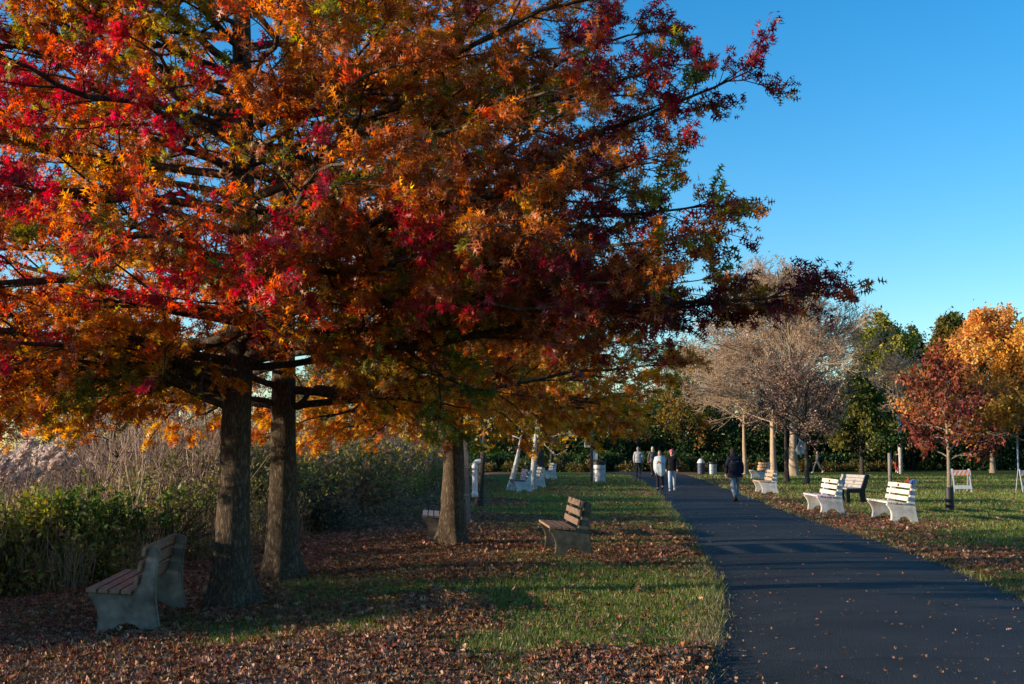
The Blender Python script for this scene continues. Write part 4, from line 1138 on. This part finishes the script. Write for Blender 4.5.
bm = bmesh.new(); lathe(bm, [(.063, 1.18), (.072, 1.185), (.072, 1.27), (.063, 1.275)], 20); from_bm('collar', bm, M_plastic_w, t, smooth=True)

# sign post near the drum
sx, sy = 3.93, 57.0
t = thing('sign_post', 'dark wooden post carrying a small white box, beside the steel drum', 'post', bloc(sx, sy), 0)
bm = bmesh.new(); add_box(bm, (.15, .15, 2.7), (0, 0, 1.28)); from_bm('shaft', bm, M_postdark, t, bevel=.012)
bm = bmesh.new()
prism(bm, [(-.17, 0), (.11, 0), (.11, .30), (-.03, .44), (-.17, .30)], -.12, .12)
o = from_bm('box', bm, M_paint_w, t, bevel=.01); o.location = (-.18, -.02, 1.72)
bm = bmesh.new(); add_box(bm, (.24, .02, .46), (.17, -.05, 1.36)); from_bm('notice', bm, M_paper, t, bevel=.004)

def drum(label, loc, m_body, m_lid, h=.88, r=.29, lid=None, name='litter_bin'):
    t = thing(name, label, 'bin', loc, 0)
    bm = bmesh.new()
    pr = [(0, 0.0), (r * .97, 0.0), (r, .02)]
    for k in (.33, .66):
        z = h * k; pr += [(r, z - .03), (r + .014, z - .012), (r + .014, z + .012), (r, z + .03)]
    pr += [(r, h - .02), (r + .012, h - .01), (r + .012, h), (r - .02, h), (r - .02, h - .25), (0, h - .25)]
    lathe(bm, pr, 28); from_bm('drum_body', bm, m_body, t, smooth=False)
    if lid == 'liner':
        bm = bmesh.new(); g = np.random.default_rng(3)
        rg = lathe(bm, [(r + .014, h - .13), (r + .03, h - .03), (r + .024, h + .03), (r - .03, h + .045), (r - .05, h - .12)], 28)
        for q in rg:
            for v_ in q: v_.co.z += g.normal(0, .012)
        from_bm('bin_liner', bm, m_lid, t, smooth=True)
    elif lid == 'dome':
        bm = bmesh.new(); lathe(bm, [(r + .016, h + .004), (r + .02, h + .03), (r * .85, h + .16), (r * .5, h + .26), (r * .1, h + .30), (0, h + .30)], 24); from_bm('lid', bm, m_lid, t, smooth=True)
    return t
drum('ribbed steel drum bin with black liner beside the dark sign post', bloc(tl(599, 57.5), 57.5), M_galv, M_black, .98, .31, 'liner')
drum('dark navy drum bin with a domed white lid at the edge of the far lawn', bloc(tl(700, 76), 76), M_navycan, M_paint_w, .72, .24, 'dome')
drum('pale steel drum bin with dark rim to the right of the dome lidded navy bin', bloc(tl(711.3, 76), 76), M_galv, M_black, .78, .28, 'liner')

# barricades
def barricade(label, loc, rz):
    t = thing('barricade', label, 'barricade', loc, rz)
    for s in (-1, 1):
        for x in (-.31, .31):
            bm = bmesh.new()
            add_box(bm, (.045, .025, .92), (x, s * .15, .44), Matrix.Rotation(s * R(14), 4, 'X'))
            from_bm('leg', bm, M_paint_w, t, bevel=.004)
    bm = bmesh.new(); add_box(bm, (.70, .022, .21), (0, -.115, .735), Matrix.Rotation(-R(14), 4, 'X')); bo = from_bm('striped_board', bm, M_paint_w, t, bevel=.003)
    bm = bmesh.new()
    for k in range(-2, 3):
        x0 = k * .155
        vs = [(x0 - .10, -.1), (x0 - .03, -.1), (x0 + .09, .1), (x0 + .02, .1)]
        vs = [(max(-.348, min(.348, a)), b_) for a, b_ in vs]
        cs_, sn_ = math.cos(R(14)), math.sin(R(14))
        fs = [bm.verts.new((a, -.115 - .0135 * cs_ + b_ * sn_, .735 + b_ * cs_ + .0135 * sn_ * -1)) for a, b_ in vs]
        bm.faces.new(fs)
    from_bm('stripes', bm, M_paint_o, bo)
    bm = bmesh.new(); add_box(bm, (.68, .022, .15), (0, -.225, .20), Matrix.Rotation(-R(14), 4, 'X')); from_bm('lower_board', bm, M_paint_w, t, bevel=.003)
    return t
barricade('orange and white striped barricade just right of the young tree trunk', bloc(17.05, 44.0), R(-4))
barricade('orange and white striped barricade cut by the right picture edge below the blue post', bloc(19.4, 43.6), R(5))

def post(name, label, loc, h, r, mat, cat='post'):
    t = thing(name, label, cat, loc)
    bm = bmesh.new(); lathe(bm, [(0, -.1), (r, -.1), (r * .98, h * .5), (r * .92, h - .03), (r * .75, h), (0, h)], 14)
    from_bm('shaft', bm, mat, t, smooth=True)
    return t
post('wooden_post', 'short round grey post between the cone shaped tree and the flowered bench', bloc(tl(887.6, 52.5), 52.5), 1.45, .085, M_post)
post('steel_post', 'thin blue grey post in front of the orange trees', bloc(tl(1015.5, 80), 80), 2.5, .06, M_bluepost)
t = post('globe_pole', 'pale peeling pole topped with white globes beside the red trousered walker', bloc(tl(898.5, 76), 76), 2.9, .12, M_palebark, 'pole')
for (dx, dz, rr_) in ((.05, 3.12, .17), (-.28, 3.62, .17), (-.12, 3.36, .12)):
    bm = bmesh.new(); add_ball(bm, rr_, (dx, 0, dz), (.95, .95, 1.15)); add_cyl(bm, .02, .02, (dx, 0, dz + rr_), (0, 0, dz + rr_ + .12), 8)
    from_bm('white_globe', bm, M_plastic_w, t, smooth=True)  # white globes on short stems at the pole top
# white plastic sheet caught in the bare tree
t = thing('plastic_sheet', 'white plastic sheet hanging among the dark bare trunks', 'sheet', (tl(799.5, 54), 54.0, 1.35))
g = np.random.default_rng(9)
bm = bmesh.new(); grid = []
for j in range(11):
    row = []
    for i in range(7):
        u = i / 6 - .5; v_ = j / 10
        row.append(bm.verts.new((u * (.42 - .14 * v_ + .1 * math.sin(v_ * 6)), .07 * math.sin(i * 2.1 + j * .7) + g.normal(0, .015), v_ * .85 + .05 * math.sin(i * 1.7))))
    grid.append(row)
for j in range(10):
    for i in range(6):
        bm.faces.new((grid[j][i], grid[j][i + 1], grid[j + 1][i + 1], grid[j + 1][i]))
bmesh.ops.solidify(bm, geom=bm.faces[:], thickness=.006)
from_bm('sheet', bm, M_plastic_w, t, smooth=True)

# ------------------------------------------------------------------ people
def skin_mesh(name, verts, edges, radii, mat, parent, levels=2, root=0, extra=None):
    me = bpy.data.meshes.new(name)
    me.from_pydata([tuple(v) for v in verts], edges, [])
    o = bpy.data.objects.new(name, me)
    COL.objects.link(o)
    md = o.modifiers.new('Skin', 'SKIN'); md.use_smooth_shade = True
    if not me.skin_vertices: me.skin_vertices.new()
    for i, r in enumerate(radii):
        rr = r if hasattr(r, '__len__') else (r, r)
        me.skin_vertices[0].data[i].radius = rr
        me.skin_vertices[0].data[i].use_root = (i == root)
    sd = o.modifiers.new('Sub', 'SUBSURF'); sd.levels = levels; sd.render_levels = levels
    dg = bpy.context.evaluated_depsgraph_get()
    m2 = bpy.data.meshes.new_from_object(o.evaluated_get(dg))
    bpy.data.objects.remove(o)
    for p in m2.polygons: p.use_smooth = True
    m2.materials.clear(); m2.materials.append(mat)
    if extra is not None:
        bm = bmesh.new(); bm.from_mesh(m2); extra(bm); bm.to_mesh(m2); bm.free()
        for p in m2.polygons: p.use_smooth = True
    return link(bpy.data.objects.new(name, m2), parent)

def cloth(name, c, v=.75): return surf_mat(name, tuple(q * v for q in c), c, 14, .9, .3, bump_dist=.01, spec=.1)
M_skin = cloth('skin', (.42, .25, .18), .9)

def make_person(label, loc, facing, height, top, legs, hair, shoes, stride=.25, swing=.2, arms='hang', hairstyle='short', hat=None, bulk=1.0, stoop=0.0, flare=False, blanket=None, legk=1.0):
    """local: faces -y. stride = half step length"""
    s = height / 1.75
    t = thing('person', label, 'person', loc, facing)
    t.scale = (s, s, s)
    sy = stoop
    hip = Vector((0, .0, .93)); 
    pelvis = Vector((0, 0, .97)); waist = Vector((0, -.02 * sy, 1.10)); chest = Vector((0, -.06 * sy - .005, 1.30)); neck = Vector((0, -.13 * sy, 1.475)); headc = Vector((0, -.20 * sy - .02, 1.60))
    j = {}
    for sd, ph in ((-1, 1), (1, -1)):
        j['hip', sd] = Vector((sd * .085, 0, .93))
        fwd = -ph * stride
        kn = Vector((sd * .09, fwd * .55 - .05, .50)); an = Vector((sd * .088, fwd + (.07 if fwd > 0 else 0), .085 + (.09 if fwd > .1 else 0)))
        j['knee', sd] = kn; j['ankle', sd] = an
        j['sh', sd] = Vector((sd * .17, chest.y + .0, 1.395))
        if arms == 'hang':
            a = ph * swing
            j['el', sd] = Vector((sd * .235, chest.y + a * .45 + .02, 1.14)); j['wr', sd] = Vector((sd * .235, chest.y + a - .05, .90))
        elif arms == 'pocket':
            j['el', sd] = Vector((sd * .27, chest.y + .09, 1.14)); j['wr', sd] = Vector((sd * .19, chest.y - .07, .98))
        else:  # folded in front under the blanket
            j['el', sd] = Vector((sd * .24, chest.y - .06, 1.13)); j['wr', sd] = Vector((sd * .07, chest.y - .20, 1.19))
    def head_extra(bm):
        c = headc
        bmesh.ops.create_uvsphere(bm, u_segments=20, v_segments=14, radius=.1, matrix=Matrix.Translation(c) @ Matrix.Diagonal((.78, .95, 1.18, 1)))
        bmesh.ops.create_cone(bm, segments=8, radius1=.018, radius2=.008, depth=.05, cap_ends=True, matrix=Matrix.Translation(c + Vector((0, -.098, -.008))) @ Matrix.Rotation(R(25), 4, 'X'))
        for sx in (-1, 1):
            bmesh.ops.create_uvsphere(bm, u_segments=8, v_segments=6, radius=.022, matrix=Matrix.Translation(c + Vector((sx * .078, .01, -.005))) @ Matrix.Diagonal((.4, .8, 1.3, 1)))
        bmesh.ops.create_uvsphere(bm, u_segments=8, v_segments=6, radius=.02, matrix=Matrix.Translation(c + Vector((0, -.082, -.05))) @ Matrix.Diagonal((1.2, .5, .45, 1)))
        for sd in (-1, 1):                      # hands: palm, four fingers, thumb
            w = j['wr', sd]; dn = (w - j['el', sd]).normalized()
            f = dn.cross(Vector((1, 0, 0))).normalized()
            p = w + dn * .055
            q = dn.to_track_quat('Z', 'X').to_matrix().to_4x4()
            bmesh.ops.create_uvsphere(bm, u_segments=10, v_segments=8, radius=.05, matrix=Matrix.Translation(p) @ q @ Matrix.Diagonal((.45, .85, 1.1, 1)))
            for k in range(4):
                b0 = p + dn * .04 + f * ((k - 1.5) * .021); L = (.06, .072, .068, .05)[k]
                e1 = b0 + dn * L * .55 + Vector((-sd * .006, 0, 0)); e2 = e1 + (dn + Vector((-sd * .5, 0, 0))).normalized() * L * .5
                add_cyl(bm, .0095, .009, b0, e1, 6); add_cyl(bm, .009, .0065, e1, e2, 6)
            b0 = p - dn * .02 - f * .035
            add_cyl(bm, .011, .008, b0, b0 + (dn - f * .7).normalized() * .06, 6)
    V = [pelvis, waist, chest, neck, headc - Vector((0, 0, .06))]
    E = [(0, 1), (1, 2), (2, 3), (3, 4)]; RR = [(.13, .10), (.12, .09), (.14, .105), .055, .058]
    for sd in (-1, 1):
        b0 = len(V)
        V += [j['hip', sd], j['knee', sd], j['ankle', sd], j['ankle', sd] + Vector((0, -.12, -.05))]; RR += [.085, .055, .04, .035]
        E += [(0, b0), (b0, b0 + 1), (b0 + 1, b0 + 2), (b0 + 2, b0 + 3)]
        b0 = len(V)
        V += [j['sh', sd], j['el', sd], j['wr', sd]]; RR += [.055, .04, .03]
        E += [(2, b0), (b0, b0 + 1), (b0 + 1, b0 + 2)]
    skin_mesh('body', V, E, RR, M_skin, t, extra=head_extra)
    k = bulk
    # upper garment
    V = [Vector((0, 0, .90)), Vector((0, 0, .99)), waist, chest, Vector((0, chest.y - .03 * sy, 1.41)), neck - Vector((0, 0, .01))]
    E = [(0, 1), (1, 2), (2, 3), (3, 4), (4, 5)]; RR = [(.165 * k, .13 * k), (.165 * k, .13 * k), (.155 * k, .12 * k), (.175 * k, .13 * k), (.115 * k, .095), .068]
    for sd in (-1, 1):
        b0 = len(V)
        V += [j['sh', sd] * 1.0, j['el', sd], j['wr', sd]]; RR += [.070 * k, .060 * k, .048 * k]
        E += [(4, b0), (b0, b0 + 1), (b0 + 1, b0 + 2)]
    skin_mesh('jacket', V, E, RR, top, t, root=1)
    V = [Vector((0, 0, 1.0)), Vector((0, 0, .93))]; E = [(0, 1)]; RR = [(.15, .115), (.15, .12)]
    for sd in (-1, 1):
        b0 = len(V)
        V += [j['hip', sd] - Vector((0, 0, .06)), (j['hip', sd] + j['knee', sd]) / 2, j['knee', sd], (j['knee', sd] + j['ankle', sd]) / 2, j['ankle', sd]]
        RR += [q_ * legk for q_ in (.098, .086, .07, .066, .060)]
        E += [(1, b0)] + [(b0 + q, b0 + q + 1) for q in range(4)]
    skin_mesh('trousers', V, E, RR, legs, t, root=1)
    for sd in (-1, 1):
        a = j['ankle', sd]
        bm = bmesh.new()
        pitch = R(32) if a.z > .13 else 0
        M_ = Matrix.Translation(a + Vector((0, -.0, -.03))) @ Matrix.Rotation(pitch, 4, 'X')
        for (o_, sc) in ((Vector((0, -.075, -.02)), (.045, .085, .036)), (Vector((0, .005, -.005)), (.042, .055, .05))):
            bmesh.ops.create_uvsphere(bm, u_segments=14, v_segments=10, radius=1, matrix=M_ @ Matrix.Translation(o_) @ Matrix.Diagonal((*sc, 1)))
        bmesh.ops.create_cube(bm, size=1, matrix=M_ @ Matrix.Translation((0, -.05, -.045)) @ Matrix.Diagonal((.08, .23, .02, 1)))
        from_bm('shoe', bm, shoes, t, smooth=True)
    # hair
    bm = bmesh.new()
    bmesh.ops.create_uvsphere(bm, u_segments=20, v_segments=14, radius=.112, matrix=Matrix.Translation(headc + Vector((0, .018, .018))) @ Matrix.Diagonal((.80, .92, 1.12, 1)))
    bmesh.ops.delete(bm, geom=[v_ for v_ in bm.verts if (v_.co.y < headc.y - .045 and v_.co.z < headc.z + .06) or v_.co.z < headc.z - .085], context='VERTS')
    if hairstyle == 'long':
        bmesh.ops.create_uvsphere(bm, u_segments=16, v_segments=12, radius=.1, matrix=Matrix.Translation(headc + Vector((0, .07, -.13))) @ Matrix.Diagonal((1.05, .55, 1.7, 1)))
    from_bm('hair', bm, hair, t, smooth=True)
    if hat is not None:
        bm = bmesh.new()
        bmesh.ops.create_uvsphere(bm, u_segments=20, v_segments=14, radius=.122, matrix=Matrix.Translation(headc + Vector((0, .01, .03))) @ Matrix.Diagonal((.82, .93, 1.05, 1)))
        bmesh.ops.delete(bm, geom=[v_ for v_ in bm.verts if v_.co.z < headc.z + .015], context='VERTS')
        lathe(bm, [(.098, .012), (.112, .015), (.112, .055), (.10, .06)], 20, headc + Vector((0, .01, 0)))
        from_bm('hat', bm, hat, t, smooth=True)
    if blanket is not None:
        bm = bmesh.new(); g = np.random.default_rng(4)
        prof = [(.08, 1.48), (.13, 1.455), (.20, 1.39), (.245, 1.26), (.27, 1.10), (.262, .93), (.235, .78), (.19, .66)]
        seg = 36; rings = []
        for (r_, z) in prof:
            ring = []
            for i in range(seg):
                a = 2 * math.pi * i / seg
                w_ = 1 + .06 * math.sin(7 * a + z * 4) * (1.5 - z) * 2
                ring.append(bm.verts.new((r_ * w_ * math.cos(a), r_ * .72 * w_ * math.sin(a) - .02, z + (.07 * math.sin(2 * a + .8) if z < .9 else 0))))
            rings.append(ring)
        for a_, b_ in zip(rings[:-1], rings[1:]):
            for i in range(seg): bm.faces.new((a_[i], a_[(i + 1) % seg], b_[(i + 1) % seg], b_[i]))
        from_bm('blanket', bm, blanket, t, smooth=True)
    if hairstyle == 'hood':
        bm = bmesh.new()
        bmesh.ops.create_uvsphere(bm, u_segments=18, v_segments=12, radius=.115, matrix=Matrix.Translation(neck + Vector((0, .055, .015))) @ Matrix.Rotation(R(-25), 4, 'X') @ Matrix.Diagonal((1.25, .85, .75, 1)))
        from_bm('hood', bm, top, t, smooth=True)
    return t

C_navy = cloth('navy_fleece', (.012, .014, .028)); C_black = cloth('black_jacket', (.012, .012, .014)); C_white = cloth('white_jacket', (.42, .43, .45))
C_jean = cloth('grey_jeans', (.17, .21, .25)); C_djean = cloth('dark_jeans', (.025, .035, .06)); C_ljean = cloth('light_jeans', (.42, .50, .60)); C_dark = cloth('dark_leggings', (.03, .022, .025))
C_grey = cloth('grey_coat', (.09, .09, .10)); C_mid = cloth('grey_running_top', (.07, .075, .09)); C_red = cloth('red_trousers', (.42, .02, .035)); C_pink = cloth('pink_hat', (.75, .10, .18))
C_blank = cloth('pale_blanket', (.46, .54, .60), .7); C_shoew = cloth('white_shoe', (.72, .72, .72)); C_shoeb = cloth('black_shoe', (.015, .015, .016))
C_hd = cloth('dark_hair', (.03, .02, .015)); C_hb = cloth('blond_hair', (.50, .38, .24)); C_hg = cloth('grey_hair', (.26, .24, .22)); C_hr = cloth('brown_hair', (.12, .06, .035))
Zp = .03
make_person('man in navy hooded jacket and grey jeans walking away with bowed head', (6.9, 35.8, Zp), R(184), 1.66, C_navy, C_jean, C_hd, C_shoeb, stride=.24, swing=.1, bulk=1.33, stoop=1.1, legk=1.25, hairstyle='hood')
make_person('woman wrapped in a pale blue blanket walking towards the bench row', (tl(659, 46), 46.0, Zp), R(-12), 1.60, C_blank, C_dark, C_hr, C_shoeb, stride=.17, arms='folded', blanket=C_blank)
make_person('woman in pink hat, black jacket and light jeans walking beside the blanket wearer', (tl(671, 45.2), 45.2, Zp), R(-10), 1.62, C_black, C_ljean, C_hd, C_shoew, stride=.19, swing=.12, hat=C_pink, bulk=1.05)
make_person('person in white jacket and dark jeans walking away towards the wood', (tl(637.5, 68), 68.0, Zp), R(176), 1.76, C_white, C_djean, C_hg, C_shoeb, stride=.16, swing=.08, bulk=1.12)
make_person('person with long blond hair and grey coat walking away behind the blanket wearer', (tl(652, 69), 69.0, Zp), R(190), 1.78, C_grey, C_dark, C_hb, C_shoeb, stride=.15, swing=.06, hairstyle='long', bulk=1.12)
make_person('walker in grey striding across the lawn in front of the dark wood', (tl(816, 81), 81.0, gh(20, 81)), R(-80), 1.52, C_mid, cloth('blue_grey_pants', (.07, .09, .12)), C_hg, C_shoew, stride=.36, swing=.2)
make_person('walker in dark top and red trousers beside the pale peeling pole', (tl(894.7, 80), 80.0, gh(26, 80)), R(170), 1.50, C_black, C_red, C_hd, C_shoew, stride=.12, swing=.06)

# ------------------------------------------------------------------ light, sky, camera
SUN_EL = 9.4
SUN_DIR = Vector((-1.0, -.14, math.tan(R(SUN_EL)) * 1.01)).normalized()      # towards the sun
sun = bpy.data.lights.new('sun', 'SUN')
sun.energy = 3.8
sun.angle = R(.5)
sun.color = (1.0, .80, .56)
so = bpy.data.objects.new('sun', sun); COL.objects.link(so)
so.rotation_euler = SUN_DIR.to_track_quat('Z', 'Y').to_euler()
world = bpy.data.worlds.new('World'); scene.world = world
world.use_nodes = True
nt = world.node_tree
for n_ in list(nt.nodes): nt.nodes.remove(n_)
sky = nt.nodes.new('ShaderNodeTexSky'); sky.sky_type = 'NISHITA'; sky.sun_disc = False
sky.sun_elevation = R(SUN_EL)
sky.sun_rotation = math.atan2(SUN_DIR.x, SUN_DIR.y)
sky.air_density = 1.0; sky.dust_density = .3; sky.ozone_density = 3.0
bg = nt.nodes.new('ShaderNodeBackground'); bg.inputs['Strength'].default_value = .12
wo = nt.nodes.new('ShaderNodeOutputWorld')
hs = nt.nodes.new('ShaderNodeHueSaturation'); hs.inputs['Saturation'].default_value = 1.31
nt.links.new(sky.outputs[0], hs.inputs['Color']); nt.links.new(hs.outputs[0], bg.inputs[0]); nt.links.new(bg.outputs[0], wo.inputs[0])

cam = bpy.data.cameras.new('camera')
cam.sensor_width = 36.0
cam.lens = 1150 / 1024 * 36
cam.clip_end = 4000
co = bpy.data.objects.new('camera', cam); COL.objects.link(co)
co.location = (0, 0, 1.65)
co.rotation_euler = (R(90) + math.atan((449 - 342) / 1150), 0, 0)
scene.camera = co

scene.view_settings.view_transform = 'Standard'
scene.view_settings.look = 'None'
scene.view_settings.exposure = 1.35
scene.view_settings.gamma = 1.0
scene.view_settings.use_curve_mapping = False
scene.render.engine = 'CYCLES'
c = scene.cycles
c.max_bounces = 6; c.diffuse_bounces = 3; c.glossy_bounces = 2; c.transmission_bounces = 3; c.transparent_max_bounces = 4
c.use_denoising = True
c.sample_clamp_indirect = 6.0
